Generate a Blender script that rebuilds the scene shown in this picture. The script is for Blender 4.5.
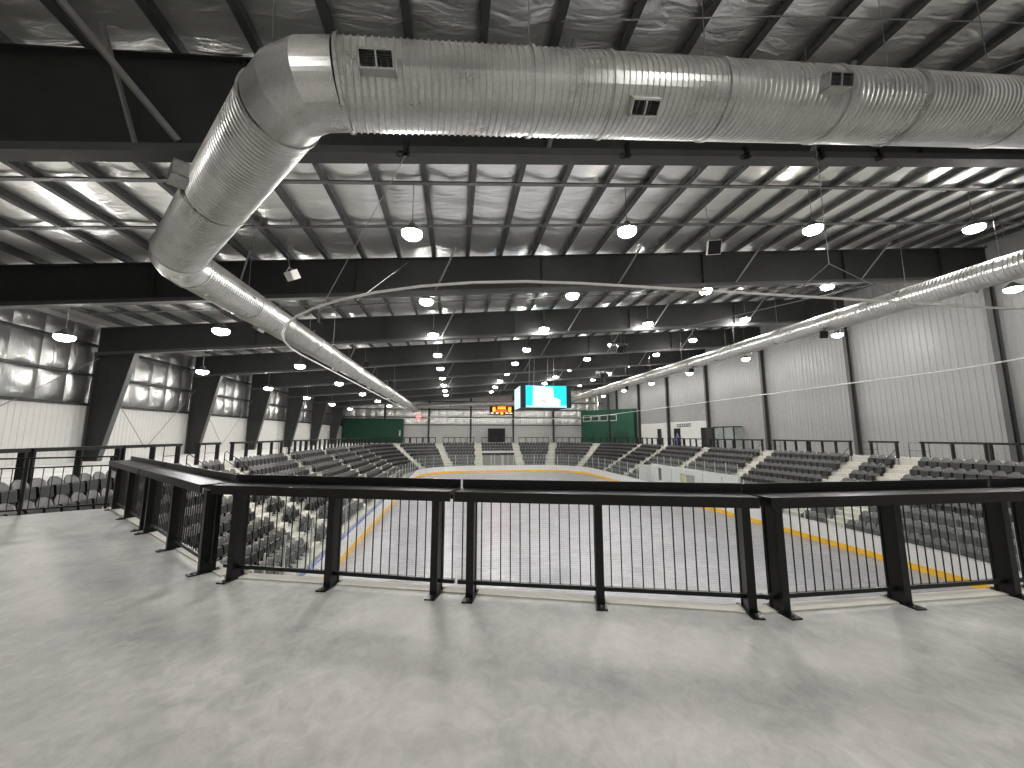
import bpy, bmesh, math, random
from math import sin, cos, pi, radians, sqrt, atan2, tan
from mathutils import Vector, Matrix, noise
from mathutils.geometry import tessellate_polygon

# ------------------------------------------------------------------ clean
for o in list(bpy.data.objects):
    bpy.data.objects.remove(o, do_unlink=True)
scene = bpy.context.scene
COL = scene.collection
random.seed(7)

# ------------------------------------------------------------------ camera, world, exposure
FPX = 386.0
cam_d = bpy.data.cameras.new('camera')
cam_d.sensor_width = 36.0
cam_d.lens = FPX / 1024.0 * 36.0
cam_d.clip_end = 300
cam = bpy.data.objects.new('camera', cam_d)
COL.objects.link(cam)
cam.location = (0, 0, 1.5)
cam.rotation_euler = (radians(90) + math.atan(51 / FPX), 0, radians(-8.4))
scene.camera = cam

world = bpy.data.worlds.new('world')
scene.world = world
world.use_nodes = True
bgn = world.node_tree.nodes['Background']
bgn.inputs[0].default_value = (0.8, 0.85, 0.9, 1)
bgn.inputs[1].default_value = 0.02

vs = scene.view_settings
vs.view_transform = 'Standard'
vs.look = 'None'
vs.exposure = 1.72
vs.gamma = 1.0
vs.use_curve_mapping = False

LAMP_STRENGTH = 70.0
LAMP_COLOR = (1.0, 0.975, 0.93)

# ------------------------------------------------------------------ materials
MATS = {}


def nodes_of(name):
    m = bpy.data.materials.new(name)
    m.use_nodes = True
    nt = m.node_tree
    b = nt.nodes['Principled BSDF']
    MATS[name] = m
    return m, nt, b


def simple(name, col, rough=0.5, metal=0.0, spec=0.5, var=0.06, scale=8.0, bump=0.0, coords='Object', stretch=(1, 1, 1)):
    """procedural material: base colour with a little noise variation and optional bump"""
    m, nt, b = nodes_of(name)
    tc = nt.nodes.new('ShaderNodeTexCoord')
    mp = nt.nodes.new('ShaderNodeMapping')
    mp.inputs['Scale'].default_value = stretch
    nz = nt.nodes.new('ShaderNodeTexNoise')
    nz.inputs['Scale'].default_value = scale
    nz.inputs['Detail'].default_value = 4
    nt.links.new(tc.outputs[coords], mp.inputs[0])
    nt.links.new(mp.outputs[0], nz.inputs['Vector'])
    cr = nt.nodes.new('ShaderNodeValToRGB')
    e = cr.color_ramp.elements
    e[0].position = 0.3
    e[1].position = 0.7
    e[0].color = tuple(max(0, c * (1 - var)) for c in col) + (1,)
    e[1].color = tuple(min(1, c * (1 + var)) for c in col) + (1,)
    nt.links.new(nz.outputs['Fac'], cr.inputs[0])
    nt.links.new(cr.outputs[0], b.inputs['Base Color'])
    b.inputs['Roughness'].default_value = rough
    b.inputs['Metallic'].default_value = metal
    b.inputs['Specular IOR Level'].default_value = spec
    if bump > 0:
        bp = nt.nodes.new('ShaderNodeBump')
        bp.inputs['Strength'].default_value = bump
        bp.inputs['Distance'].default_value = 0.02
        nt.links.new(nz.outputs['Fac'], bp.inputs['Height'])
        nt.links.new(bp.outputs[0], b.inputs['Normal'])
    return m


def emit(name, col, strength):
    m, nt, b = nodes_of(name)
    b.inputs['Base Color'].default_value = col + (1,)
    b.inputs['Emission Color'].default_value = col + (1,)
    b.inputs['Emission Strength'].default_value = strength
    b.inputs['Roughness'].default_value = 0.4
    return m


def glass(name, tint=(0.86, 0.9, 0.88), alpha=0.16, rough=0.08):
    m, nt, b = nodes_of(name)
    out = nt.nodes['Material Output']
    tr = nt.nodes.new('ShaderNodeBsdfTransparent')
    tr.inputs[0].default_value = tint + (1,)
    mix = nt.nodes.new('ShaderNodeMixShader')
    mix.inputs[0].default_value = alpha
    b.inputs['Base Color'].default_value = (0.75, 0.78, 0.77, 1)
    b.inputs['Roughness'].default_value = rough
    nt.links.new(tr.outputs[0], mix.inputs[1])
    nt.links.new(b.outputs[0], mix.inputs[2])
    nt.links.new(mix.outputs[0], out.inputs['Surface'])
    return m


def concrete(name, c0, c1, rough0=0.35, rough1=0.6, scale=0.5):
    m, nt, b = nodes_of(name)
    tc = nt.nodes.new('ShaderNodeTexCoord')
    n1 = nt.nodes.new('ShaderNodeTexNoise')
    n1.inputs['Scale'].default_value = scale
    n1.inputs['Detail'].default_value = 9
    n1.inputs['Roughness'].default_value = 0.62
    n1.inputs['Distortion'].default_value = 0.6
    n2 = nt.nodes.new('ShaderNodeTexNoise')
    n2.inputs['Scale'].default_value = scale * 8
    n2.inputs['Distortion'].default_value = 0.8
    n2.inputs['Detail'].default_value = 8
    n2.inputs['Roughness'].default_value = 0.7
    mpv = nt.nodes.new('ShaderNodeMapping')
    mpv.inputs['Scale'].default_value = (1.0, 0.8, 1.0)
    mpv.inputs['Rotation'].default_value = (0, 0, 0.5)
    nt.links.new(tc.outputs['Object'], n1.inputs['Vector'])
    nt.links.new(tc.outputs['Object'], mpv.inputs[0])
    nt.links.new(mpv.outputs[0], n2.inputs['Vector'])
    mx = nt.nodes.new('ShaderNodeMath')
    mx.operation = 'MULTIPLY_ADD'
    mx.inputs[1].default_value = 0.55
    nt.links.new(n1.outputs['Fac'], mx.inputs[0])
    m2 = nt.nodes.new('ShaderNodeMath')
    m2.operation = 'MULTIPLY'
    m2.inputs[1].default_value = 0.45
    nt.links.new(n2.outputs['Fac'], m2.inputs[0])
    nt.links.new(m2.outputs[0], mx.inputs[2])
    cr = nt.nodes.new('ShaderNodeValToRGB')
    e = cr.color_ramp.elements
    e[0].position = 0.36
    e[1].position = 0.64
    e[0].color = c0 + (1,)
    e[1].color = c1 + (1,)
    nt.links.new(mx.outputs[0], cr.inputs[0])
    nt.links.new(cr.outputs[0], b.inputs['Base Color'])
    mr = nt.nodes.new('ShaderNodeMapRange')
    mr.inputs['From Min'].default_value = 0.3
    mr.inputs['From Max'].default_value = 0.7
    mr.inputs['To Min'].default_value = rough0
    mr.inputs['To Max'].default_value = rough1
    nt.links.new(n2.outputs['Fac'], mr.inputs['Value'])
    nt.links.new(mr.outputs[0], b.inputs['Roughness'])
    bp = nt.nodes.new('ShaderNodeBump')
    bp.inputs['Strength'].default_value = 0.12
    bp.inputs['Distance'].default_value = 0.01
    nt.links.new(n2.outputs['Fac'], bp.inputs['Height'])
    nt.links.new(bp.outputs[0], b.inputs['Normal'])
    return m


def foil(name, col, rough, metal, stretch, strength=0.6, scale=2.0):
    m, nt, b = nodes_of(name)
    tc = nt.nodes.new('ShaderNodeTexCoord')
    mp = nt.nodes.new('ShaderNodeMapping')
    mp.inputs['Scale'].default_value = stretch
    nz = nt.nodes.new('ShaderNodeTexNoise')
    nz.inputs['Scale'].default_value = scale
    nz.inputs['Detail'].default_value = 6
    nz.inputs['Distortion'].default_value = 1.2
    oi = nt.nodes.new('ShaderNodeObjectInfo')
    add = nt.nodes.new('ShaderNodeVectorMath')
    add.operation = 'ADD'
    cmb = nt.nodes.new('ShaderNodeMath')
    cmb.operation = 'MULTIPLY'
    cmb.inputs[1].default_value = 57.0
    nt.links.new(oi.outputs['Random'], cmb.inputs[0])
    nt.links.new(tc.outputs['Object'], mp.inputs[0])
    nt.links.new(mp.outputs[0], add.inputs[0])
    nt.links.new(cmb.outputs[0], add.inputs[1])
    nt.links.new(add.outputs[0], nz.inputs['Vector'])
    bp = nt.nodes.new('ShaderNodeBump')
    bp.inputs['Strength'].default_value = strength
    bp.inputs['Distance'].default_value = 0.06
    nt.links.new(nz.outputs['Fac'], bp.inputs['Height'])
    nt.links.new(bp.outputs[0], b.inputs['Normal'])
    b.inputs['Base Color'].default_value = col + (1,)
    b.inputs['Roughness'].default_value = rough
    b.inputs['Metallic'].default_value = metal
    return m


concrete('floor_concrete', (0.43, 0.425, 0.41), (0.80, 0.79, 0.765), 0.36, 0.64, 1.1)
concrete('tier_concrete', (0.50, 0.49, 0.45), (0.62, 0.61, 0.56), 0.6, 0.8, 0.7)
simple('curb_concrete', (0.66, 0.64, 0.57), 0.6, var=0.08, scale=3)
simple('black_steel', (0.005, 0.005, 0.0055), 0.36, 0.0, 0.4, 0.2, 20)
simple('frame_steel', (0.022, 0.0225, 0.023), 0.5, 0.0, 0.4, 0.12, 3)
simple('frame_flange', (0.065, 0.066, 0.065), 0.45, 0.0, 0.5, 0.1, 3)
simple('purlin_steel', (0.06, 0.061, 0.06), 0.5, 0.1, 0.5, 0.15, 2)
simple('strap_steel', (0.17, 0.17, 0.168), 0.4, 0.5, 0.5, 0.1, 3)
simple('brace_steel', (0.22, 0.22, 0.21), 0.5, 0.2, 0.5, 0.1, 5)
simple('cable_steel', (0.32, 0.32, 0.31), 0.4, 0.6, 0.5, 0.1, 5)
simple('pipe_white', (0.85, 0.85, 0.83), 0.35, 0.0, 0.5, 0.05, 5)
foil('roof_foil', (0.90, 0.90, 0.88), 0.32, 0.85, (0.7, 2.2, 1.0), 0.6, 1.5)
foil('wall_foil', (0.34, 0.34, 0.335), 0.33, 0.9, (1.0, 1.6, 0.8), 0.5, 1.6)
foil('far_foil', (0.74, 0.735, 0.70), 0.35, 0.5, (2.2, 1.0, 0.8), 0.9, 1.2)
simple('deck', (0.35, 0.35, 0.34), 0.6, 0.2, 0.3, 0.1, 1)
simple('wall_white', (0.56, 0.555, 0.535), 0.45, 0.0, 0.4, 0.03, 1.5)
simple('wall_liner', (0.30, 0.30, 0.294), 0.46, 0.1, 0.5, 0.04, 0.8)
simple('wall_paint', (0.62, 0.615, 0.59), 0.55, 0.0, 0.4, 0.02, 1.5)
simple('green_paint', (0.008, 0.065, 0.033), 0.6, 0.0, 0.3, 0.05, 1.5)
simple('green_dark', (0.006, 0.045, 0.022), 0.5, 0.0, 0.3, 0.05, 1.5)
simple('seat_back', (0.085, 0.085, 0.084), 0.36, 0.0, 0.6, 0.10, 9)
simple('seat_pan', (0.012, 0.012, 0.0125), 0.45, 0.0, 0.4, 0.10, 9)
simple('seat_bracket', (0.018, 0.018, 0.018), 0.45, 0.2, 0.5, 0.10, 9)
simple('board_white', (0.72, 0.72, 0.715), 0.3, 0.0, 0.5, 0.015, 2)
simple('kick_yellow', (0.90, 0.52, 0.03), 0.35, 0.0, 0.5, 0.03, 2)
simple('cap_blue', (0.06, 0.10, 0.42), 0.35, 0.0, 0.5, 0.03, 2)
simple('cap_grey', (0.55, 0.56, 0.56), 0.35, 0.0, 0.5, 0.03, 2)
simple('aluminium', (0.62, 0.62, 0.60), 0.35, 0.6, 0.5, 0.04, 4)
simple('net_thread', (0.06, 0.06, 0.06), 0.8, 0.0, 0.1, 0.05, 2)
simple('dark_opening', (0.012, 0.012, 0.013), 0.7, 0.0, 0.2, 0.05, 2)
simple('door_tan', (0.25, 0.245, 0.23), 0.45, 0.3, 0.5, 0.05, 2)
simple('lamp_housing', (0.10, 0.10, 0.10), 0.4, 0.5, 0.5, 0.05, 4)
simple('speaker_black', (0.015, 0.015, 0.015), 0.6, 0.0, 0.3, 0.1, 4)
simple('speaker_white', (0.75, 0.74, 0.70), 0.5, 0.0, 0.4, 0.03, 4)
simple('grille_dark', (0.05, 0.05, 0.05), 0.6, 0.3, 0.3, 0.2, 30)
simple('blue_cloth', (0.10, 0.14, 0.40), 0.8, 0.0, 0.2, 0.1, 6)
simple('skin', (0.45, 0.29, 0.21), 0.55, 0.0, 0.4, 0.05, 10)
simple('hair', (0.05, 0.035, 0.025), 0.6, 0.0, 0.3, 0.1, 20)
glass('rink_glass', (0.95, 0.965, 0.955), 0.055, 0.05)
glass('vestibule_glass', (0.85, 0.88, 0.87), 0.25, 0.1)
# screens and signs give off their own light
emit('lamp_glow', LAMP_COLOR, LAMP_STRENGTH)
emit('screen_cyan', (0.0, 0.42, 0.56), 0.45)
emit('screen_white', (0.9, 0.95, 0.98), 0.36)
emit('screen_pale', (0.35, 0.62, 0.8), 0.36)
emit('screen_red', (0.75, 0.25, 0.22), 0.6)
emit('digit_yellow', (1.0, 0.42, 0.02), 0.8)
emit('digit_red', (0.8, 0.07, 0.02), 0.5)
emit('digit_white', (0.9, 0.8, 0.7), 0.7)
emit('exit_red', (0.9, 0.02, 0.03), 0.35)
simple('print_yellow', (0.62, 0.56, 0.22), 0.5)


def ice_material():
    m, nt, b = nodes_of('ice')
    tc = nt.nodes.new('ShaderNodeTexCoord')
    cols = []
    n1 = nt.nodes.new('ShaderNodeTexNoise')
    n1.inputs['Scale'].default_value = 0.35
    n1.inputs['Detail'].default_value = 7
    n1.inputs['Roughness'].default_value = 0.7
    n1.inputs['Distortion'].default_value = 1.5
    mp = nt.nodes.new('ShaderNodeMapping')
    mp.inputs['Scale'].default_value = (0.5, 2.2, 1)
    mp.inputs['Rotation'].default_value = (0, 0, 0.35)
    n2 = nt.nodes.new('ShaderNodeTexNoise')
    n2.inputs['Scale'].default_value = 1.6
    n2.inputs['Detail'].default_value = 9
    n2.inputs['Roughness'].default_value = 0.75
    n2.inputs['Distortion'].default_value = 2.0
    nt.links.new(tc.outputs['Object'], n1.inputs['Vector'])
    nt.links.new(tc.outputs['Object'], mp.inputs[0])
    nt.links.new(mp.outputs[0], n2.inputs['Vector'])
    mx = nt.nodes.new('ShaderNodeMath')
    mx.operation = 'MULTIPLY_ADD'
    mx.inputs[1].default_value = 0.4
    ml = nt.nodes.new('ShaderNodeMath')
    ml.operation = 'MULTIPLY'
    ml.inputs[1].default_value = 0.6
    nt.links.new(n2.outputs['Fac'], ml.inputs[0])
    nt.links.new(n1.outputs['Fac'], mx.inputs[0])
    nt.links.new(ml.outputs[0], mx.inputs[2])
    cr = nt.nodes.new('ShaderNodeValToRGB')
    e = cr.color_ramp.elements
    e[0].position = 0.38
    e[1].position = 0.62
    e[0].color = (0.24, 0.24, 0.262, 1)
    e[1].color = (0.46, 0.46, 0.488, 1)
    nt.links.new(mx.outputs[0], cr.inputs[0])
    nt.links.new(cr.outputs[0], b.inputs['Base Color'])
    b.inputs['Roughness'].default_value = 0.32
    b.inputs['Specular IOR Level'].default_value = 0.35


ice_material()


def galvanized(name='galvanized'):
    m, nt, b = nodes_of(name)
    tc = nt.nodes.new('ShaderNodeTexCoord')
    vo = nt.nodes.new('ShaderNodeTexVoronoi')
    vo.inputs['Scale'].default_value = 38
    nz = nt.nodes.new('ShaderNodeTexNoise')
    nz.inputs['Scale'].default_value = 1.6
    nz.inputs['Detail'].default_value = 6
    nt.links.new(tc.outputs['Object'], vo.inputs['Vector'])
    nt.links.new(tc.outputs['Object'], nz.inputs['Vector'])
    mx = nt.nodes.new('ShaderNodeMix')
    mx.data_type = 'FLOAT'
    mx.inputs[0].default_value = 0.75
    nt.links.new(vo.outputs['Color'], mx.inputs[2])
    nt.links.new(nz.outputs['Fac'], mx.inputs[3])
    cr = nt.nodes.new('ShaderNodeValToRGB')
    e = cr.color_ramp.elements
    e[0].position = 0.25
    e[1].position = 0.75
    e[0].color = (0.50, 0.50, 0.485, 1)
    e[1].color = (0.74, 0.74, 0.72, 1)
    nt.links.new(mx.outputs[0], cr.inputs[0])
    nt.links.new(cr.outputs[0], b.inputs['Base Color'])
    mr = nt.nodes.new('ShaderNodeMapRange')
    mr.inputs['To Min'].default_value = 0.20
    mr.inputs['To Max'].default_value = 0.40
    nt.links.new(nz.outputs['Fac'], mr.inputs['Value'])
    nt.links.new(mr.outputs[0], b.inputs['Roughness'])
    b.inputs['Metallic'].default_value = 0.8


galvanized()


# ------------------------------------------------------------------ mesh helpers
class MB:
    def __init__(self):
        self.v = []
        self.f = []
        self.smooth = False

    def add(self, vs_, fs_):
        n = len(self.v)
        self.v.extend([tuple(p) for p in vs_])
        self.f.extend([tuple(i + n for i in f) for f in fs_])
        return self

    def box(self, x0, x1, y0, y1, z0, z1):
        return self.add([(x0, y0, z0), (x1, y0, z0), (x1, y1, z0), (x0, y1, z0), (x0, y0, z1), (x1, y0, z1), (x1, y1, z1), (x0, y1, z1)],
                        [(0, 3, 2, 1), (4, 5, 6, 7), (0, 1, 5, 4), (1, 2, 6, 5), (2, 3, 7, 6), (3, 0, 4, 7)])

    def hexa(self, p):
        """8 points: bottom 4 (ccw) then top 4"""
        return self.add(p, [(0, 3, 2, 1), (4, 5, 6, 7), (0, 1, 5, 4), (1, 2, 6, 5), (2, 3, 7, 6), (3, 0, 4, 7)])

    def bar(self, a, b, w, h, upv=(0, 0, 1)):
        """box beam from a to b, w sideways, h along up"""
        a = Vector(a)
        b = Vector(b)
        d = (b - a).normalized()
        u = Vector(upv)
        s = d.cross(u)
        if s.length < 1e-5:
            u = Vector((1, 0, 0))
            s = d.cross(u)
        s.normalize()
        u = s.cross(d).normalized()
        s = s * w / 2
        u = u * h / 2
        return self.hexa([a - s - u, a + s - u, b + s - u, b - s - u, a - s + u, a + s + u, b + s + u, b - s + u])

    def tube(self, pts, r, n=8, cap=True):
        pts = [Vector(p) for p in pts]
        rings = []
        prev = None
        for i, p in enumerate(pts):
            if i == 0:
                d = pts[1] - p
            elif i == len(pts) - 1:
                d = p - pts[i - 1]
            else:
                d = (pts[i + 1] - p).normalized() + (p - pts[i - 1]).normalized()
            d.normalize()
            ref = prev if prev is not None else (Vector((0, 0, 1)) if abs(d.z) < 0.9 else Vector((1, 0, 0)))
            s = d.cross(ref)
            if s.length < 1e-5:
                s = d.cross(Vector((1, 0, 0)))
            s.normalize()
            u = s.cross(d).normalized()
            prev = u
            rr = r[i] if isinstance(r, (list, tuple)) else r
            rings.append([p + (s * cos(2 * pi * k / n) + u * sin(2 * pi * k / n)) * rr for k in range(n)])
        n0 = len(self.v)
        for rg in rings:
            self.v.extend([tuple(q) for q in rg])
        for i in range(len(rings) - 1):
            for k in range(n):
                a = n0 + i * n + k
                b = n0 + i * n + (k + 1) % n
                self.f.append((a, b, b + n, a + n))
        if cap:
            self.f.append(tuple(n0 + k for k in reversed(range(n))))
            self.f.append(tuple(n0 + (len(rings) - 1) * n + k for k in range(n)))
        return self

    def lathe(self, prof, n=20, axis='z', c=(0, 0, 0)):
        """profile of (r, h) about local z"""
        n0 = len(self.v)
        for (r, h) in prof:
            for k in range(n):
                a = 2 * pi * k / n
                self.v.append((c[0] + r * cos(a), c[1] + r * sin(a), c[2] + h))
        for i in range(len(prof) - 1):
            for k in range(n):
                a = n0 + i * n + k
                b = n0 + i * n + (k + 1) % n
                self.f.append((a, b, b + n, a + n))
        self.f.append(tuple(n0 + k for k in reversed(range(n))))
        self.f.append(tuple(n0 + (len(prof) - 1) * n + k for k in range(n)))
        return self

    def mesh(self, name, mat, smooth=False):
        me = bpy.data.meshes.new(name)
        me.from_pydata(self.v, [], self.f)
        me.materials.append(MATS[mat])
        if smooth:
            me.polygons.foreach_set('use_smooth', [True] * len(me.polygons))
        me.update()
        return me


def link(name, me, parent=None, loc=(0, 0, 0), rot=(0, 0, 0)):
    o = bpy.data.objects.new(name, me)
    COL.objects.link(o)
    o.location = loc
    o.rotation_euler = rot
    if parent is not None:
        o.parent = parent
    return o


def wpart(name, mb, mat, parent, smooth=False):
    """a part whose geometry is given in world coordinates"""
    o = link(name, mb.mesh(name, mat, smooth) if isinstance(mb, MB) else mb)
    if parent is not None:
        o.parent = parent
        o.matrix_parent_inverse = parent_matrix(parent).inverted()
    return o


def parent_matrix(p):
    m = Matrix.LocRotScale(p.location, p.rotation_euler, p.scale)
    if p.parent is not None:
        m = parent_matrix(p.parent) @ p.matrix_parent_inverse @ m
    return m


def tag(o, label=None, cat=None, group=None, kind=None):
    if label:
        o['label'] = label
    if cat:
        o['category'] = cat
    if group:
        o['group'] = group
    if kind:
        o['kind'] = kind
    return o


def thing(name, label, cat, loc=(0, 0, 0), rotz=0.0, group=None, kind=None):
    o = bpy.data.objects.new(name, None)
    o.empty_display_size = 0.2
    COL.objects.link(o)
    o.location = loc
    o.rotation_euler = (0, 0, rotz)
    return tag(o, label, cat, group, kind)


def recalc(me):
    bm = bmesh.new()
    bm.from_mesh(me)
    bmesh.ops.recalc_face_normals(bm, faces=bm.faces)
    bm.to_mesh(me)
    bm.free()
    return me


ORD = ['first', 'second', 'third', 'fourth', 'fifth', 'sixth', 'seventh', 'eighth', 'ninth', 'tenth', 'eleventh', 'twelfth', 'thirteenth',
       'fourteenth', 'fifteenth', 'sixteenth', 'seventeenth', 'eighteenth', 'nineteenth', 'twentieth']
ORD += ['twenty-' + w for w in ORD[:9]] + ['thirtieth'] + ['thirty-' + w for w in ORD[:9]] + ['fortieth']

# ------------------------------------------------------------------ layout constants
XL, XR, YF, YN = -21.2, 31.1, 79.0, -9.0        # building walls
ICE = -4.6
BX0, BX1, BY0, BY1, RC = -5.3, 20.9, 6.5, 65.0, 7.5   # rink boards, corner radius
CL, CR = BX0 + RC, BX1 - RC
CN, CF = BY0 + RC, BY1 - RC
NROW, TREAD, RISE, O0, Z0 = 8, 0.8, 0.5, 1.0, -4.15
OTOP = O0 + NROW * TREAD
NEAR_A = 27.0
FRAMES = [8.0, 17.4, 25.9, 34.6, 43.6, 52.6, 61.6, 70.6]
zbot = lambda x: 8.0 + 0.085 * x
ztop = lambda x: 9.75 + 0.09 * x
zbot1 = lambda x: 7.66 + 0.104 * x
SLOPE = math.atan(0.09)


def P(piece, t, o):
    """point at offset o outside the boards and the horizontal direction that faces the ice"""
    if piece == 'L':
        return Vector((BX0 - o, t, 0)), Vector((1, 0, 0))
    if piece == 'R':
        return Vector((BX1 + o, t, 0)), Vector((-1, 0, 0))
    if piece == 'F':
        return Vector((t, BY1 + o, 0)), Vector((0, -1, 0))
    a = radians(t)
    if piece == 'NL':
        d = Vector((-cos(a), -sin(a), 0))
        c = Vector((CL, CN, 0))
    elif piece == 'NR':
        d = Vector((cos(a), -sin(a), 0))
        c = Vector((CR, CN, 0))
    elif piece == 'FL':
        d = Vector((-cos(a), sin(a), 0))
        c = Vector((CL, CF, 0))
    else:
        d = Vector((sin(a), cos(a), 0))
        c = Vector((CR, CF, 0))
    return c + d * (RC + o), -d


# walk round the bowl from the near left to the near right: (piece, t0, t1, lowest row)
BOWL = [('NL', NEAR_A, 0, 0), ('L', CN, CF, 0), ('FL', 0, 90, 0), ('F', CL, 4.9, 0), ('F', 4.9, 10.7, 5), ('F', 10.7, CR, 0), ('FR', 0, 90, 0),
        ('R', CF, 42.5, 0), ('R', 42.5, 28.5, 2), ('R', 28.5, CN, 0), ('NR', 0, NEAR_A, 0)]


def samples(piece, t0, t1):
    n = 1
    if piece in ('NL', 'NR'):
        n = 5
    elif piece in ('FL', 'FR'):
        n = 14
    return [t0 + (t1 - t0) * i / n for i in range(n + 1)]


# near platform edge
PLAT = [(-6.95, 9.45), (-2.35, 4.85), (2.6, 3.27), (13.0, 3.27), (17.95, 4.85), (22.55, 9.45)]

# ------------------------------------------------------------------ floor (one slab with the bowl cut out)
def hole_loop():
    pts = []
    for (pc, t0, t1, lo) in BOWL:
        for t in samples(pc, t0, t1):
            p = P(pc, t, OTOP)[0]
            if not pts or (Vector(pts[-1]) - p).length > 0.01:
                pts.append(tuple(p))
    for q in reversed(PLAT):
        pts.append((q[0], q[1], 0))
    return pts


hole = hole_loop()
outer = [(XL, YN, 0), (XR, YN, 0), (XR, YF, 0), (XL, YF, 0)]
tris = tessellate_polygon([[Vector(p) for p in outer], [Vector(p) for p in hole]])
allp = outer + hole
mb = MB()
mb.add(allp, [tuple(t) for t in tris])
me = mb.mesh('floor', 'floor_concrete')
bm = bmesh.new()
bm.from_mesh(me)
for f in bm.faces:
    if f.normal.z < 0:
        f.normal_flip()
bm.to_mesh(me)
bm.free()
floor = link('floor', me)
tag(floor, 'grey polished concrete concourse floor in front of the railing', 'floor', kind='structure')
# skirt: the vertical face from the floor edge down to the ground slab
sk = MB()
n = len(hole)
for i in range(n):
    a, b = hole[i], hole[(i + 1) % n]
    sk.add([(a[0], a[1], 0), (b[0], b[1], 0), (b[0], b[1], ICE), (a[0], a[1], ICE)], [(0, 1, 2, 3)])
wpart('slab_face', sk, 'tier_concrete', floor)
# pale edge strip along the platform front
for i in range(len(PLAT) - 1):
    a = Vector((*PLAT[i], 0))
    b = Vector((*PLAT[i + 1], 0))
    d = (b - a).normalized()
    nrm = Vector((-d.y, d.x, 0))           # towards the ice
    es = MB()
    es.hexa([a - nrm * 0.13 + Vector((0, 0, -0.2)), b - nrm * 0.13 + Vector((0, 0, -0.2)), b + nrm * 0.015 + Vector((0, 0, -0.2)), a + nrm * 0.015 + Vector((0, 0, -0.2)),
             a - nrm * 0.13 + Vector((0, 0, 0.012)), b - nrm * 0.13 + Vector((0, 0, 0.012)), b + nrm * 0.015 + Vector((0, 0, 0.012)), a + nrm * 0.015 + Vector((0, 0, 0.012))])
    wpart('edge_strip', es, 'curb_concrete', floor)

g = MB()
g.box(XL, XR, YN, YF, ICE - 0.3, ICE - 0.02)
ground = link('floor_lower', g.mesh('floor_lower', 'tier_concrete'))
tag(ground, 'pale concrete slab under the seating and around the ice', 'floor', kind='structure')

# ------------------------------------------------------------------ ice
def rink_outline(o=0.0, n=14):
    pts = []
    for (cx, cy, a0) in ((CL, CN, 180), (CR, CN, 270), (CR, CF, 0), (CL, CF, 90)):
        for k in range(n + 1):
            a = radians(a0 + 90 * k / n)
            pts.append(Vector((cx + (RC + o) * cos(a), cy + (RC + o) * sin(a), 0)))
    return pts


ic = MB()
ol = rink_outline(0.02)
ic.add([(p.x, p.y, ICE) for p in ol], [tuple(range(len(ol)))])
ice = link('ice_surface', ic.mesh('ice_surface', 'ice'))
tag(ice, 'pale scratched ice sheet of the rink', 'ice', kind='structure')

# ------------------------------------------------------------------ seating tiers
bowl = thing('seating_tiers', 'pale concrete stepped tiers around the rink', 'tiers', (0, 0, ICE), kind='structure')
for i in range(NROW):
    tb = MB()
    oi = O0 + i * TREAD
    zi = Z0 + i * RISE
    for (pc, t0, t1, lo) in BOWL:
        if i < lo:
            continue
        zb = zi - RISE if i > lo else ICE
        ts = samples(pc, t0, t1)
        for a, b in zip(ts, ts[1:]):
            p0, p1 = P(pc, a, oi)[0], P(pc, b, oi)[0]
            q0, q1 = P(pc, a, oi + TREAD)[0], P(pc, b, oi + TREAD)[0]
            tb.add([(p0.x, p0.y, zi), (p1.x, p1.y, zi), (q1.x, q1.y, zi), (q0.x, q0.y, zi)], [(0, 1, 2, 3)])
            tb.add([(p0.x, p0.y, zb), (p1.x, p1.y, zb), (p1.x, p1.y, zi), (p0.x, p0.y, zi)], [(0, 1, 2, 3)])
        for t in (t0, t1):
            p0, q0 = P(pc, t, oi)[0], P(pc, t, oi + TREAD)[0]
            tb.add([(p0.x, p0.y, ICE), (q0.x, q0.y, ICE), (q0.x, q0.y, zi), (p0.x, p0.y, zi)], [(0, 1, 2, 3)])
    wpart('tier', tb, 'tier_concrete', bowl)

# ------------------------------------------------------------------ walls
def corrugated(length, height, pitch=0.3, depth=0.035):
    """sheet in local x (0..length), z (0..height); ribs stand out to -y"""
    m = MB()
    xs = []
    x = 0.0
    while x < length - 1e-6:
        w = min(pitch, length - x)
        xs += [(x, 0), (x + w * 0.62, 0), (x + w * 0.70, -depth), (x + w * 0.92, -depth)]
        x += pitch
    xs.append((length, 0))
    n_ = len(xs)
    m.v = [(a, b, 0) for a, b in xs] + [(a, b, height) for a, b in xs]
    m.f = [(k, k + 1, k + 1 + n_, k + n_) for k in range(n_ - 1)]
    return m


wall_right = thing('wall_right', 'tall pale grey corrugated metal wall on the right', 'wall', (XR, 0, 0), kind='structure')
bays = [YN, 0.0] + FRAMES + [YF]
zt = ztop(XR) + 0.2
for i in range(len(bays) - 1):
    y0, y1 = bays[i], bays[i + 1]
    low = 3.3 if 43 < y0 < 60 else 0.0
    lh = 9.3 if y1 < 20 else zt
    cm = corrugated(y1 - y0, lh - low, 0.36, 0.022).mesh('liner_panel', 'wall_liner')
    link('liner_panel', cm, wall_right, (0, y1, low), (0, 0, -pi / 2))
    if low:
        lm = MB().box(-0.05, 0.12, y0, y1, 0, low).mesh('painted_panel', 'wall_paint')
        o = link('painted_panel', lm, wall_right)
backing = MB().box(0.05, 0.2, YN, YF, ICE, zt).mesh('wall_backing', 'deck')
link('wall_backing', backing, wall_right)

wall_left = thing('wall_left', 'left wall of white panels below silver foil insulation', 'wall', (XL, 0, 0), kind='structure')
link('wall_backing', MB().box(-0.3, -0.12, YN, YF, ICE, ztop(XL) + 0.3).mesh('wall_backing', 'deck'), wall_left)


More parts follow.
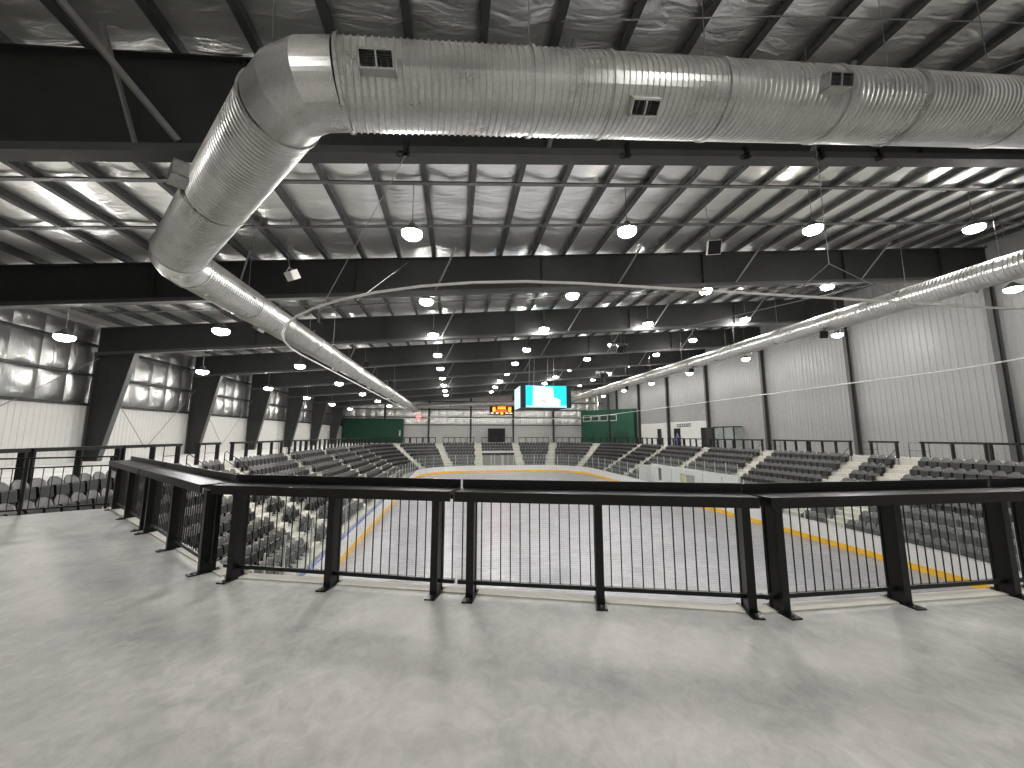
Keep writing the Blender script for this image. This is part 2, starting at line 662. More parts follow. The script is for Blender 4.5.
def pillow(w, h, bulge=0.09, amp=0.03, nx=8, nz=12, seed=0, fx=2.0, fz=5.0):
    """quilted sheet in local y (0..w) and z (0..h), bulging to +x"""
    m = MB()
    for j in range(nz + 1):
        for i in range(nx + 1):
            u, v = i / nx, j / nz
            b = bulge * (sin(pi * u) ** 0.5 if 0 < u < 1 else 0) * (sin(pi * v) ** 0.4 if 0 < v < 1 else 0)
            nzv = noise.noise(Vector((u * fx + seed * 7.3, v * fz, seed * 3.1)))
            e = min(u, 1 - u, v, 1 - v)
            m.v.append((b + amp * nzv * (1 if e > 0.01 else 0), u * w, v * h))
    for j in range(nz):
        for i in range(nx):
            a = j * (nx + 1) + i
            m.f.append((a, a + 1, a + nx + 2, a + nx + 1))
    return m


GIRTS = [3.25, 5.0, 6.75]
for i in range(len(bays) - 1):
    y0, y1 = bays[i], bays[i + 1]
    if y1 < 8:
        link('white_panel', MB().box(-0.1, 0, y0, y1, 0, ztop(XL)).mesh('white_panel', 'wall_white'), wall_left)
        continue
    cm = corrugated(y1 - y0, 3.25, 0.3, 0.02).mesh('white_panel', 'wall_white')
    link('white_panel', cm, wall_left, (0, y0, 0), (0, 0, pi / 2))
foil_meshes = {}
for (g0, g1) in ((3.25, 5.0), (5.0, 6.75), (6.75, 7.85)):
    for s in range(3):
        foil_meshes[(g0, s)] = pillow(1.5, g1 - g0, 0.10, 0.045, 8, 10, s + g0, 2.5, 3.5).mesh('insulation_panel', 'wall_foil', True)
for (g0, g1) in ((3.25, 5.0), (5.0, 6.75), (6.75, 7.85)):
    y = 8.0
    k = 0
    while y + 1.5 <= YF:
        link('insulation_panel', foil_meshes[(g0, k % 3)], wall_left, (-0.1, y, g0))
        y += 1.5
        k += 1
for gz in GIRTS:
    link('girt', MB().box(-0.1, 0.14, 8, YF, gz - 0.07, gz + 0.07).mesh('girt', 'frame_steel'), wall_left)

wall_far = thing('wall_far', 'far end wall with white sheets under silver insulation bands', 'wall', (0, YF, 0), kind='structure')
link('wall_backing', MB().box(XL, XR, 0.12, 0.3, ICE, ztop(XR) + 0.3).mesh('wall_backing', 'wall_liner'), wall_far)
fc = [-13.6, -5.1, 3.2, 11.9, 20.4]
edges = [XL] + fc + [XR]
ffm = {}
for a, b in zip(edges, edges[1:]):
    cm = corrugated(b - a, 3.5, 0.4, 0.02).mesh('white_panel', 'wall_white')
    link('white_panel', cm, wall_far, (a, 0, 0))
    n_ = max(1, round((b - a) / 1.75))
    w = (b - a) / n_
    for (g0, g1) in ((3.5, 5.0), (5.0, 6.6), (6.6, 8.2), (8.2, 9.8), (9.8, 11.4)):
        if g0 > ztop((a + b) / 2) + 0.5:
            continue
        for k in range(n_):
            key = (round(w, 3), g0, k % 3)
            if key not in ffm:
                ffm[key] = pillow(w, g1 - g0, 0.12, 0.06, 6, 7, k % 3 + g0, 3, 3).mesh('insulation_panel', 'far_foil', True)
            link('insulation_panel', ffm[key], wall_far, (a + w * (k + 1), 0.05, g0), (0, 0, 0)).rotation_euler = (0, 0, 0)
# pillow sheets lie in the local y-z plane: turn the far ones so that they bulge towards the camera
for o in wall_far.children:
    if o.name.startswith('insulation_panel'):
        o.rotation_euler = (0, 0, -pi / 2)
        o.location.x -= o.data.vertices[len(o.data.vertices) - 1].co.y
for x in fc:
    link('column', MB().box(x - 0.15, x + 0.15, -0.35, 0.0, 0, ztop(x)).mesh('column', 'frame_steel'), wall_far)
for gz in (3.5, 5.0, 6.6, 8.2):
    link('girt', MB().box(XL, XR, -0.12, 0.05, gz - 0.09, gz + 0.09).mesh('girt', 'frame_flange'), wall_far)

wall_near = link('wall_near', MB().box(XL, XR, YN - 0.2, YN, 0, ztop(XR) + 0.3).mesh('wall_near', 'wall_white'))
tag(wall_near, 'plain pale wall behind the concourse', 'wall', kind='structure')

# ------------------------------------------------------------------ ceiling: deck, purlins, insulation, straps
PSP = 1.55
ceil = thing('ceiling', 'sloping roof of dark purlins over silver insulation sheets', 'ceiling', (0, 0, 9.75), kind='structure')
dk = MB()
dk.add([(XL - .3, YN, ztop(XL - .3) + 0.36), (XR + .3, YN, ztop(XR + .3) + 0.36), (XR + .3, YF + .3, ztop(XR + .3) + 0.36), (XL - .3, YF + .3, ztop(XL - .3) + 0.36)], [(0, 1, 2, 3)])
wpart('roof_deck', dk, 'deck', ceil)
pxs = []
x = 0.52 - 14 * PSP
while x < XR - 0.1:
    if x > XL + 0.1:
        pxs.append(x)
    x += PSP
pm = MB()
L = YF - YN
pm.box(-0.012, 0.012, 0, L, 0, 0.30)
pm.box(-0.15, -0.012, 0, L, 0, 0.012)
pm.box(0.012, 0.12, 0, L, 0.288, 0.30)
pm.box(-0.15, -0.138, 0, L, 0.012, 0.05)
pmesh = pm.mesh('purlin', 'purlin_steel')
for x in pxs:
    link('purlin', pmesh, ceil, (x, YN, ztop(x) - 9.75), (0, -SLOPE, 0))


def batt(w, l, seed, nx=8, ny=44):
    m = MB()
    for j in range(ny + 1):
        for i in range(nx + 1):
            u, v = i / nx, j / ny
            sag = 0.11 * sin(pi * u) * (0.75 + 0.25 * noise.noise(Vector((seed, v * 7, 1.7))))
            wr = 0.035 * noise.noise(Vector((u * 1.6 + seed * 9.1, v * 16, seed))) + 0.02 * noise.noise(Vector((u * 4 + seed * 2.1, v * 34, seed + 4)))
            fold = 0.05 * max(0, sin(v * 2 * pi * 3 + noise.noise(Vector((u * 2, v * 3, seed))) * 2)) ** 6
            m.v.append((u * w, v * l, -sag + (wr - fold) * sin(pi * u) ** 0.6 if 0 < u < 1 else 0.0))
    for j in range(ny):
        for i in range(nx):
            a = j * (nx + 1) + i
            m.f.append((a, a + nx + 1, a + nx + 2, a + 1))
    return m


rb = [-0.3] + FRAMES + [YF]
stuff = MB()
for i in range(len(rb) - 1):
    y0, y1 = rb[i], rb[i + 1]
    if i < 4:
        var = [batt(PSP, y1 - y0, i * 5 + s).mesh('insulation_panel', 'roof_foil', True) for s in range(5)]
        for k, x in enumerate(pxs[:-1]):
            link('insulation_panel', var[(k * 3 + i) % 5], ceil, (x, y0, ztop(x) - 9.75 + 0.25), (0, -SLOPE, 0))
    else:
        src = [batt(PSP, y1 - y0, i * 5 + s, 4, 12) for s in range(3)]
        for k, x in enumerate(pxs[:-1]):
            sm = src[k % 3]
            stuff.add([(x + a * cos(SLOPE), y0 + b, ztop(x) + 0.25 + c + a * sin(SLOPE)) for a, b, c in sm.v], sm.f)
so = wpart('far_insulation', stuff, 'roof_foil', ceil, True)
tag(so, kind='stuff')
for i in range(len(rb) - 1):
    for fr in ((0.42, 0.70) if i > 0 else ()):
        y = rb[i] + fr * (rb[i + 1] - rb[i])
        st = MB().bar((pxs[0], y, ztop(pxs[0]) + 0.02), (pxs[-1], y, ztop(pxs[-1]) + 0.02), 0.15, 0.05)
        wpart('strap', st, 'strap_steel', ceil)

# ------------------------------------------------------------------ steel frames
for k, y in enumerate(FRAMES):
    fr = thing('steel_frame', 'charcoal steel roof frame with tapered left column, %s from the camera' % ORD[k], 'roof frame', (XL + 0.4, y, 0), group='steel roof frames')
    xa, xb = XL + 0.1, XR - 0.1
    zb_ = zbot1 if k == 0 else zbot
    w = MB()
    w.hexa([(xa, y - 0.02, zb_(xa)), (xb, y - 0.02, zb_(xb)), (xb, y + 0.02, zb_(xb)), (xa, y + 0.02, zb_(xa)),
            (xa, y - 0.02, ztop(xa) - 0.03), (xb, y - 0.02, ztop(xb) - 0.03), (xb, y + 0.02, ztop(xb) - 0.03), (xa, y + 0.02, ztop(xa) - 0.03)])
    wpart('rafter_web', w, 'frame_steel', fr)
    bf = MB().hexa([(xa, y - 0.17, zb_(xa) - 0.03), (xb, y - 0.17, zb_(xb) - 0.03), (xb, y + 0.17, zb_(xb) - 0.03), (xa, y + 0.17, zb_(xa) - 0.03),
                    (xa, y - 0.17, zb_(xa)), (xb, y - 0.17, zb_(xb)), (xb, y + 0.17, zb_(xb)), (xa, y + 0.17, zb_(xa))])
    # turned-up edge channel that reads as the pale lower rim
    for s in (-0.17, 0.155):
        bf.hexa([(xa, y + s, zb_(xa)), (xb, y + s, zb_(xb)), (xb, y + s + 0.015, zb_(xb)), (xa, y + s + 0.015, zb_(xa)),
                 (xa, y + s, zb_(xa) + 0.14), (xb, y + s, zb_(xb) + 0.14), (xb, y + s + 0.015, zb_(xb) + 0.14), (xa, y + s + 0.015, zb_(xa) + 0.14)])
    wpart('bottom_flange', bf, 'frame_flange', fr)
    tf = MB().hexa([(xa, y - 0.15, ztop(xa) - 0.03), (xb, y - 0.15, ztop(xb) - 0.03), (xb, y + 0.15, ztop(xb) - 0.03), (xa, y + 0.15, ztop(xa) - 0.03),
                    (xa, y - 0.15, ztop(xa)), (xb, y - 0.15, ztop(xb)), (xb, y + 0.15, ztop(xb)), (xa, y + 0.15, ztop(xa))])
    wpart('top_flange', tf, 'frame_steel', fr)
    for sx in (-12.5, -4.5, 4.0, 12.5, 21.0, 27.5):
        wpart('stiffener', MB().box(sx - 0.012, sx + 0.012, y - 0.14, y + 0.14, zb_(sx), ztop(sx) - 0.04), 'frame_steel', fr)
    # tapered column on the left
    b0, b1 = XL + 0.12, XL + 0.9
    t1 = XL + 2.15
    zc = zb_(t1)
    wpart('column', MB().hexa([(b0, y - 0.025, 0), (b1, y - 0.025, 0), (b1, y + 0.025, 0), (b0, y + 0.025, 0),
                               (b0, y - 0.025, zc), (t1, y - 0.025, zc), (t1, y + 0.025, zc), (b0, y + 0.025, zc)]), 'frame_steel', fr)
    wpart('column_flange', MB().hexa([(b1, y - 0.17, 0), (b1 + 0.03, y - 0.17, 0), (b1 + 0.03, y + 0.17, 0), (b1, y + 0.17, 0),
                                      (t1, y - 0.17, zc), (t1 + 0.03, y - 0.17, zc), (t1 + 0.03, y + 0.17, zc), (t1, y + 0.17, zc)]), 'frame_flange', fr)
    wpart('column_flange', MB().box(b0 - 0.03, b0, y - 0.17, y + 0.17, 0, zc), 'frame_flange', fr)
    # straight column on the right
    c0, c1 = XR - 0.45, XR - 0.10
    zc = zb_(c0)
    wpart('column', MB().box(c0, c1, y - 0.02, y + 0.02, 0, zc), 'frame_steel', fr)
    wpart('column_flange', MB().box(c0 - 0.03, c0, y - 0.13, y + 0.13, 0, zc), 'frame_flange', fr)
    wpart('column_flange', MB().box(c1, c1 + 0.03, y - 0.13, y + 0.13, 0, zc), 'frame_flange', fr)
    # flange braces up to the purlins
    for q, bx_ in enumerate((-9.3, -1.0, 7.8, 14.3, 22.0)):
        if k == 0:
            break
        wpart('flange_brace', MB().bar((bx_, y - 0.1, zb_(bx_) + 0.12), (bx_ + 0.9, y - 1.1, ztop(bx_) + 0.05), 0.06, 0.06), 'brace_steel', fr)
    if k == 0:
        for (a, b, w_) in (((-5.55, y - 0.12, 7.3), (-7.0, 6.75, 9.1), 0.10), ((-6.3, y - 0.1, 7.15), (-6.55, 7.2, 9.0), 0.06), ((9.0, y - 0.1, 8.75), (9.5, 7.0, 10.55), 0.08), ((2.0, y - 0.1, 8.0), (2.4, 7.0, 9.95), 0.08)):
            wpart('flange_brace', MB().bar(a, b, w_, w_), 'brace_steel', fr)

# wall bracing rods between the left columns
for i, (ya, yb, za, zb) in enumerate(((17.4, 25.9, 0.3, 6.0), (34.6, 30.2, 5.2, 0.6), (25.9, 30.2, 5.2, 0.6), (43.6, 39.0, 5.2, 0.6), (34.6, 39.0, 5.2, 0.6))):
    o = link('bracing_rod', MB().tube([(XL + 0.3, ya + .1, za), (XL + 0.3, yb - .1, zb)], 0.02, 6).mesh('bracing_rod', 'brace_steel'))
    tag(o, 'thin diagonal steel rod against the white left wall, %s from the camera' % ORD[i], 'rod', 'bracing rods on the left wall')

# ------------------------------------------------------------------ lamps
def lamp_meshes():
    h = MB().lathe([(0.05, 0.30), (0.10, 0.30), (0.14, 0.22), (0.27, 0.10), (0.33, 0.02), (0.33, -0.01), (0.20, -0.01)], 20)
    d = MB().lathe([(0.32, -0.005), (0.32, -0.04), (0.30, -0.12), (0.23, -0.18), (0.12, -0.215), (0.02, -0.225)], 20)
    return recalc(h.mesh('housing', 'lamp_housing', True)), recalc(d.mesh('diffuser', 'lamp_glow', True))


HM, DM = lamp_meshes()


def lamp(x, y, z, label, group):
    t = thing('high_bay_lamp', label, 'ceiling lamp', (x, y, z), group=group)
    link('housing', HM, t)
    link('diffuser', DM, t)
    top = ztop(x) + 0.2 - z
    link('hanging_cable', MB().tube([(0, 0, 0.29), (0, 0, top)], 0.012, 5).mesh('hanging_cable', 'cable_steel'), t)


for rname, x, z, in (('over the left side of the ice', -1.5, 8.05), ('over the middle of the ice', 5.95, 8.75), ('over the right side of the ice', 13.6, 9.45), ('over the right boards', 21.4, 10.15)):
    for k in range(9):
        lamp(x, 12.2 + 6.5 * k, z, 'glowing round high-bay lamp %s, %s from the camera' % (rname, ORD[k]), 'high-bay lamps ' + rname)
for rname, x, y0, z, nn in (('by the left wall', -16.2, 18.3, 5.6, 6), ('above the left seats', -10.4, 18.5, 6.15, 6), ('along the right wall', 27.4, 14.6, 8.75, 7)):
    for k in range(nn):
        yy = y0 + 9.0 * k
        if min(abs(yy - f) for f in FRAMES) < 0.45:
            yy -= 0.6
        lamp(x, yy, z, 'round high-bay lamp %s, %s from the camera' % (rname, ORD[k]), 'high-bay lamps ' + rname)
# two added, unseen lamps behind the viewpoint that brighten the near floor
for k, (x, y) in enumerate(((-5.2, -1.6), (5.95, -1.6))):
    lamp(x, y, zbot(x) + 0.1, 'round high-bay lamp above the near concourse behind the viewpoint, %s' % ORD[k], 'high-bay lamps over the near concourse')

# ------------------------------------------------------------------ spiral ducts
def frame_of(d):
    d = d.normalized()
    s = d.cross(Vector((0, 0, 1))).normalized()
    u = s.cross(d).normalized()
    return d, s, u


def spiral(a, b, r, pitch=0.095, n=40, rib=0.017):
    a, b = Vector(a), Vector(b)
    Ln = (b - a).length
    d, s, u = frame_of(b - a)
    m = MB()
    ts = [0.0]
    rs = [r]
    t = pitch * 0.6
    while t < Ln - pitch:
        ts += [t, t + pitch * 0.12, t + pitch * 0.26, t + pitch * 0.38]
        rs += [r, r + rib, r + rib, r]
        t += pitch
    ts.append(Ln)
    rs.append(r)
    for i, (t, rr) in enumerate(zip(ts, rs)):
        for k in range(n):
            ang = 2 * pi * k / n
            sh = 0 if i in (0, len(ts) - 1) else pitch * 0.55 * cos(ang)
            p = a + d * (t + sh) + (s * cos(ang) + u * sin(ang)) * rr
            m.v.append(tuple(p))
    for i in range(len(ts) - 1):
        for k in range(n):
            q = i * n + k
            q2 = i * n + (k + 1) % n
            m.f.append((q, q2, q2 + n, q + n))
    return m


def ringband(c, d, r, w=0.035, h=0.03, n=40):
    c = Vector(c)
    d, s, u = frame_of(Vector(d))
    m = MB()
    for (t, rr) in ((-w / 2, r), (-w / 2, r + h), (w / 2, r + h), (w / 2, r)):
        for k in range(n):
            a = 2 * pi * k / n
            m.v.append(tuple(c + d * t + (s * cos(a) + u * sin(a)) * rr))
    for i in range(4):
        j = (i + 1) % 4
        for k in range(n):
            k2 = (k + 1) % n
            m.f.append((i * n + k, i * n + k2, j * n + k2, j * n + k))
    return recalc(m.mesh('collar', 'galvanized', False))


def gored(pts, r, n=40):
    """elbow of straight gores through the points (mitred rings)"""
    m = MB()
    pts = [Vector(p) for p in pts]
    for i, p in enumerate(pts):
        if i == 0:
            d = pts[1] - p
            bis = d.normalized()
        elif i == len(pts) - 1:
            d = p - pts[i - 1]
            bis = d.normalized()
        else:
            d = p - pts[i - 1]
            bis = ((pts[i + 1] - p).normalized() + d.normalized()).normalized()
        dd, s, u = frame_of(d)
        for k in range(n):
            a = 2 * pi * k / n
            off = (s * cos(a) + u * sin(a)) * r
            # slide along dd onto the mitre plane
            tt = -off.dot(bis) / dd.dot(bis)
            m.v.append(tuple(p + off + dd * tt))
    for i in range(len(pts) - 1):
        for k in range(n):
            q = i * n + k
            q2 = i * n + (k + 1) % n
            m.f.append((q, q2, q2 + n, q + n))
    return m


def register(parent, c, along, out, w=0.46, h=0.24, d=0.2):
    """sheet metal outlet box; along = long direction, out = direction it blows"""
    al = Vector(along).normalized()
    ou = Vector(out).normalized()
    vv = ou.cross(al).normalized()
    c = Vector(c)

    def pt(a, v, o_):
        return c + al * a + vv * v + ou * o_
    m = MB()
    t = 0.025

    def bx(a0, a1, v0, v1, o0, o1, M):
        M.hexa([pt(a0, v0, o0), pt(a1, v0, o0), pt(a1, v1, o0), pt(a0, v1, o0), pt(a0, v0, o1), pt(a1, v0, o1), pt(a1, v1, o1), pt(a0, v1, o1)])
    bx(-w / 2, w / 2, -h / 2, -h / 2 + t, -0.06, d, m)
    bx(-w / 2, w / 2, h / 2 - t, h / 2, -0.06, d, m)
    bx(-w / 2, -w / 2 + t, -h / 2, h / 2, -0.06, d, m)
    bx(w / 2 - t, w / 2, -h / 2, h / 2, -0.06, d, m)
    bx(-0.012, 0.012, -h / 2, h / 2, d - 0.03, d, m)
    o = wpart('air_register', m, 'galvanized', parent)
    gm = MB()
    for q in range(7):
        v = -h / 2 + t + (h - 2 * t) * (q + 0.5) / 7
        bx(-w / 2 + t, w / 2 - t, v - 0.006, v + 0.006, d - 0.05, d - 0.035, gm)
    bx(-w / 2 + t, w / 2 - t, -h / 2 + t, h / 2 - t, 0.02, 0.03, gm)
    g_ = wpart('grille', gm, 'grille_dark', None)
    g_.parent = o
    g_.matrix_parent_inverse = parent_matrix(o).inverted()
    tag(g_, 'dark grille', kind='stuff')


DR = 0.56
zmain = lambda x: 6.69 + 0.098 * x
E1 = Vector((-2.3, 5.3, zmain(-2.3)))
E2 = Vector((-7.45, 10.95, 6.14))
duct = thing('spiral_duct', 'big galvanized spiral duct crossing overhead and turning down the left side', 'air duct', (E1.x, E1.y, E1.z))
xs_ = [-1.68, 1.05, 2.25, 4.15, 6.35, 7.9, 10.3, 13.0, 16.0, 19.0]
for a, b in zip(xs_, xs_[1:]):
    wpart('duct_section', spiral((a, 5.3, zmain(a)), (b, 5.3, zmain(b)), DR), 'galvanized', duct, False)
    wpart('collar', ringband((b, 5.3, zmain(b)), (1, 0, 0.098), DR + 0.006, 0.05, 0.028), 'galvanized', duct, True)
wpart('collar', ringband((-1.66, 5.3, zmain(-1.66)), (1, 0, 0.098), DR + 0.006, 0.05, 0.03), 'galvanized', duct, True)
d1 = Vector((-1, 0, -0.098)).normalized()
d2 = (E2 - E1).normalized()
d3 = Vector((0, 1, 0.002)).normalized()


def elbow_pts(c, da, db, reach):
    p0 = c - da * reach
    p3 = c + db * reach
    m1 = c - da * reach * 0.36 + db * reach * 0.06
    m2 = c + db * reach * 0.36 - da * reach * 0.06
    return [p0, m1, m2, p3]


e1 = elbow_pts(E1, d1, d2, 0.62)
wpart('elbow', recalc(gored(e1, DR + 0.004, 64).mesh('elbow', 'galvanized')), 'galvanized', duct)
S0 = e1[-1]
e2 = elbow_pts(E2, d2, d3, 0.62)
S1 = e2[0]
wpart('elbow', recalc(gored(e2, DR + 0.004, 64).mesh('elbow', 'galvanized')), 'galvanized', duct)
MIDP = S0.lerp(S1, 0.5)
wpart('duct_section', spiral(S0, MIDP, DR), 'galvanized', duct)
wpart('duct_section', spiral(MIDP, S1, DR), 'galvanized', duct)
for c in (S0 + d2 * 0.02, MIDP, S1 - d2 * 0.02):
    wpart('collar', ringband(c, d2, DR + 0.006, 0.05, 0.028), 'galvanized', duct, True)
LZ = lambda y: 6.14 + (y - 10.95) * 0.004
ys_ = [E2.y + 0.62, 14.6, 17.6, 20.6, 23.8, 28, 33, 38, 44, 50, 56, 62, 68, 74.5]
for a, b in zip(ys_, ys_[1:]):
    near = a < 24
    wpart('duct_section', spiral((-7.45, a, LZ(a)), (-7.45, b, LZ(b)), DR - 0.02, 0.11 if near else 0.3, 32 if near else 20), 'galvanized', duct)
    wpart('collar', ringband((-7.45, b, LZ(b)), (0, 1, 0), DR - 0.015, 0.05, 0.025, 32), 'galvanized', duct, True)
wpart('collar', ringband((-7.45, ys_[0], LZ(ys_[0])), (0, 1, 0), DR, 0.05, 0.025, 32), 'galvanized', duct, True)
for (xx, el, w) in ((-1.1, -20, 0.46), (2.75, -53, 0.46), (5.95, -16, 0.46)):
    out = Vector((0, -cos(radians(el)), sin(radians(el))))
    register(duct, Vector((xx, 5.3, zmain(xx))) + out * (DR - 0.02), (1, 0, 0.098), out, w)
sd = d2.cross(Vector((0, 0, 1))).normalized()
register(duct, MIDP - d2 * 0.3 - sd * (DR - 0.02), d2, -sd, 0.46, 0.3, 0.26)
for yy in (16.1, 26.0, 36, 47):
    register(duct, Vector((-7.45 - 0.25, yy, LZ(yy) - DR + 0.07)), (0, 1, 0), (-0.5, 0, -0.85), 0.5, 0.22, 0.1)
for (p, ) in (((1.05, 5.3),), ((4.15, 5.3),), ((7.9, 5.3),), ((10.3, 5.3),)):
    wpart('hanger_wire', MB().tube([(p[0], 5.3, zmain(p[0]) + DR), (p[0] + 0.02, 5.3, ztop(p[0]) + 0.1)], 0.008, 5), 'cable_steel', duct)
for yy in (14.6, 20.6, 28, 33, 38, 44, 50, 56):
    wpart('hanger_wire', MB().tube([(-7.45, yy, LZ(yy) + DR), (-7.45, yy, ztop(-7.45) + 0.1)], 0.008, 5), 'cable_steel', duct)

rd = thing('spiral_duct', 'long straight galvanized duct running above the right boards', 'air duct', (21.0, 8.0, 7.9))
ys_ = [4, 8, 11.4, 14.6, 18.0, 22, 27, 33, 39, 45, 52, 60, 68, 74.5]
for a, b in zip(ys_, ys_[1:]):
    wpart('duct_section', spiral((21.0, a, 7.88), (21.0, b, 7.88), 0.5, 0.14 if a < 20 else 0.35, 28), 'galvanized', rd)
    wpart('collar', ringband((21.0, b, 7.88), (0, 1, 0), 0.505, 0.05, 0.025, 28), 'galvanized', rd, True)
    wpart('hanger_wire', MB().tube([(21.0, b, 8.38), (21.0, b, ztop(21.0) + 0.1)], 0.008, 5), 'cable_steel', rd)
for yy in (12.6, 15.8, 25, 36):
    register(rd, Vector((21.25, yy, 7.88 - 0.43)), (0, 1, 0), (0.5, 0, -0.85), 0.5, 0.22, 0.1)
fdp = [(-7.45, 75.4, 6.9), (6.0, 75.9, 7.7), (20.8, 75.6, 7.95)]
fd = thing('spiral_duct', 'galvanized duct crossing in front of the far wall', 'air duct', fdp[1])
for a, b in zip(fdp, fdp[1:]):
    wpart('duct_section', spiral(a, b, 0.45, 0.4, 20), 'galvanized', fd)
    wpart('hanger_wire', MB().tube([((a[0] + b[0]) / 2, a[1] + 0.2, (a[2] + b[2]) / 2 + 0.4), ((a[0] + b[0]) / 2, a[1] + 0.2, ztop((a[0] + b[0]) / 2) + 0.2)], 0.01, 5), 'cable_steel', fd)

# ------------------------------------------------------------------ net pipe, hangers and safety nets
NZ = 4.25
ring = rink_outline(0.0, 12)
np_ = thing('net_pipe', 'curved pale pipe ring that carries the safety net above the boards', 'pipe', (CL, BY0, NZ))
rp = MB().tube([(p.x, p.y, NZ) for p in ring] + [(ring[0].x, ring[0].y, NZ)], 0.027, 8, False)
wpart('pipe', rp, 'pipe_white', np_, True)
hang = [((6.6, 6.5), (8.0, 6.9)), ((9.4, 6.5), (8.0, 6.9)), ((-5.3, 17.4), (-5.3, 17.4)), ((-5.3, 34.6), (-5.3, 34.6)), ((20.9, 17.4), (20.9, 17.4)),
        ((20.9, 25.9), (20.9, 25.9)), ((20.9, 43.6), (20.9, 43.6))]
for (a, b) in hang:
    ap = Vector((b[0], b[1], 6.3 if b[0] != a[0] else 6.2))
    if a == b:
        ap = Vector((a[0], a[1], zbot(a[0])))
        wpart('hanger_wire', MB().tube([(a[0], a[1], NZ), ap], 0.008, 5), 'cable_steel', np_)
    else:
        top = Vector((b[0], b[1], ztop(b[0]) + 0.1))
        apx = Vector((b[0], b[1], 5.2))
        wpart('hanger_wire', MB().tube([(a[0], a[1], NZ), apx, top], 0.008, 5), 'cable_steel', np_)

for a, b in (((-3.1, 9.0, NZ), (-1.15, 7.9, zbot1(-1.15))), ((-2.05, 8.05, NZ), (-2.3, 17.3, 9.3))):
    wpart('hanger_wire', MB().tube([a, b], 0.008, 5), 'cable_steel', np_)


def net(name, pts, z0, z1, cell, th, label):
    """knotless square mesh hanging along the polyline"""
    m = MB()
    # vertical threads
    acc = 0.0
    for a, b in zip(pts, pts[1:]):
        Ln = (b - a).length
        d = (b - a) / Ln
        s = Vector((-d.y, d.x, 0))
        t = (-acc) % cell
        while t < Ln:
            c = a + d * t
            q = [c + d * th / 2, c - d * th / 4 + s * th * 0.43, c - d * th / 4 - s * th * 0.43]
            m.add([(p.x, p.y, z0) for p in q] + [(p.x, p.y, z1) for p in q], [(0, 1, 4, 3), (1, 2, 5, 4), (2, 0, 3, 5)])
            t += cell
        acc += Ln
    z = z0
    while z <= z1:
        for a, b in zip(pts, pts[1:]):
            d = (b - a).normalized()
            s = Vector((-d.y, d.x, 0)) * th * 0.43
            m.add([(a.x, a.y, z + th / 2), (a.x + s.x, a.y + s.y, z - th / 4), (a.x - s.x, a.y - s.y, z - th / 4),
                   (b.x, b.y, z + th / 2), (b.x + s.x, b.y + s.y, z - th / 4), (b.x - s.x, b.y - s.y, z - th / 4)], [(0, 1, 4, 3), (1, 2, 5, 4), (2, 0, 3, 5)])
        z += cell
    o = link(name, m.mesh(name, 'net_thread'))
    tag(o, label, 'net', kind='stuff')


R0 = rink_outline(0.0, 12)
nn = 13
near_pts = [R0[k] for k in range(4, 2 * nn - 4)]
net('safety_net', near_pts, -1.7, NZ, 0.034, 0.0016, 'fine dark safety net hanging behind the near goal end')
net('safety_net', [Vector((BX1, CN + 3, 0)), Vector((BX1, CF, 0))], -1.7, NZ, 0.09, 0.0035, 'fine dark safety net along the right boards')
net('safety_net', [R0[k] for k in range(2 * nn + 2, 4 * nn - 2)], -1.7, NZ, 0.12, 0.005, 'fine dark safety net across the far end of the rink')

# ------------------------------------------------------------------ dasher boards and rink glass
db = thing('dasher_boards', 'white rink boards with yellow kick strip and glass above', 'rink boards', (7.8, BY0, ICE))
BT = ICE + 1.07
GT = BT + 1.8


def board_run():
    """list of (p0, p1) chords round the rink"""
    out = []
    def straight(a, b):
        a, b = Vector(a), Vector(b)
        k = max(1, round((b - a).length / 2.4))
        for i in range(k):
            out.append((a.lerp(b, i / k), a.lerp(b, (i + 1) / k)))
    def arc(c, a0, a1):
        k = 6
        for i in range(k):
            p = [Vector((c[0] + RC * cos(radians(a0 + (a1 - a0) * q / k)), c[1] + RC * sin(radians(a0 + (a1 - a0) * q / k)), 0)) for q in (i, i + 1)]
            out.append((p[0], p[1]))
    straight((BX0, CF, 0), (BX0, CN, 0))
    arc((CL, CN), 180, 270)
    straight((CL, BY0, 0), (CR, BY0, 0))
    arc((CR, CN), 270, 360)
    straight((BX1, CN, 0), (BX1, CF, 0))
    arc((CR, CF), 0, 90)
    straight((CR, BY1, 0), (CL, BY1, 0))
    arc((CL, CF), 90, 180)
    return out


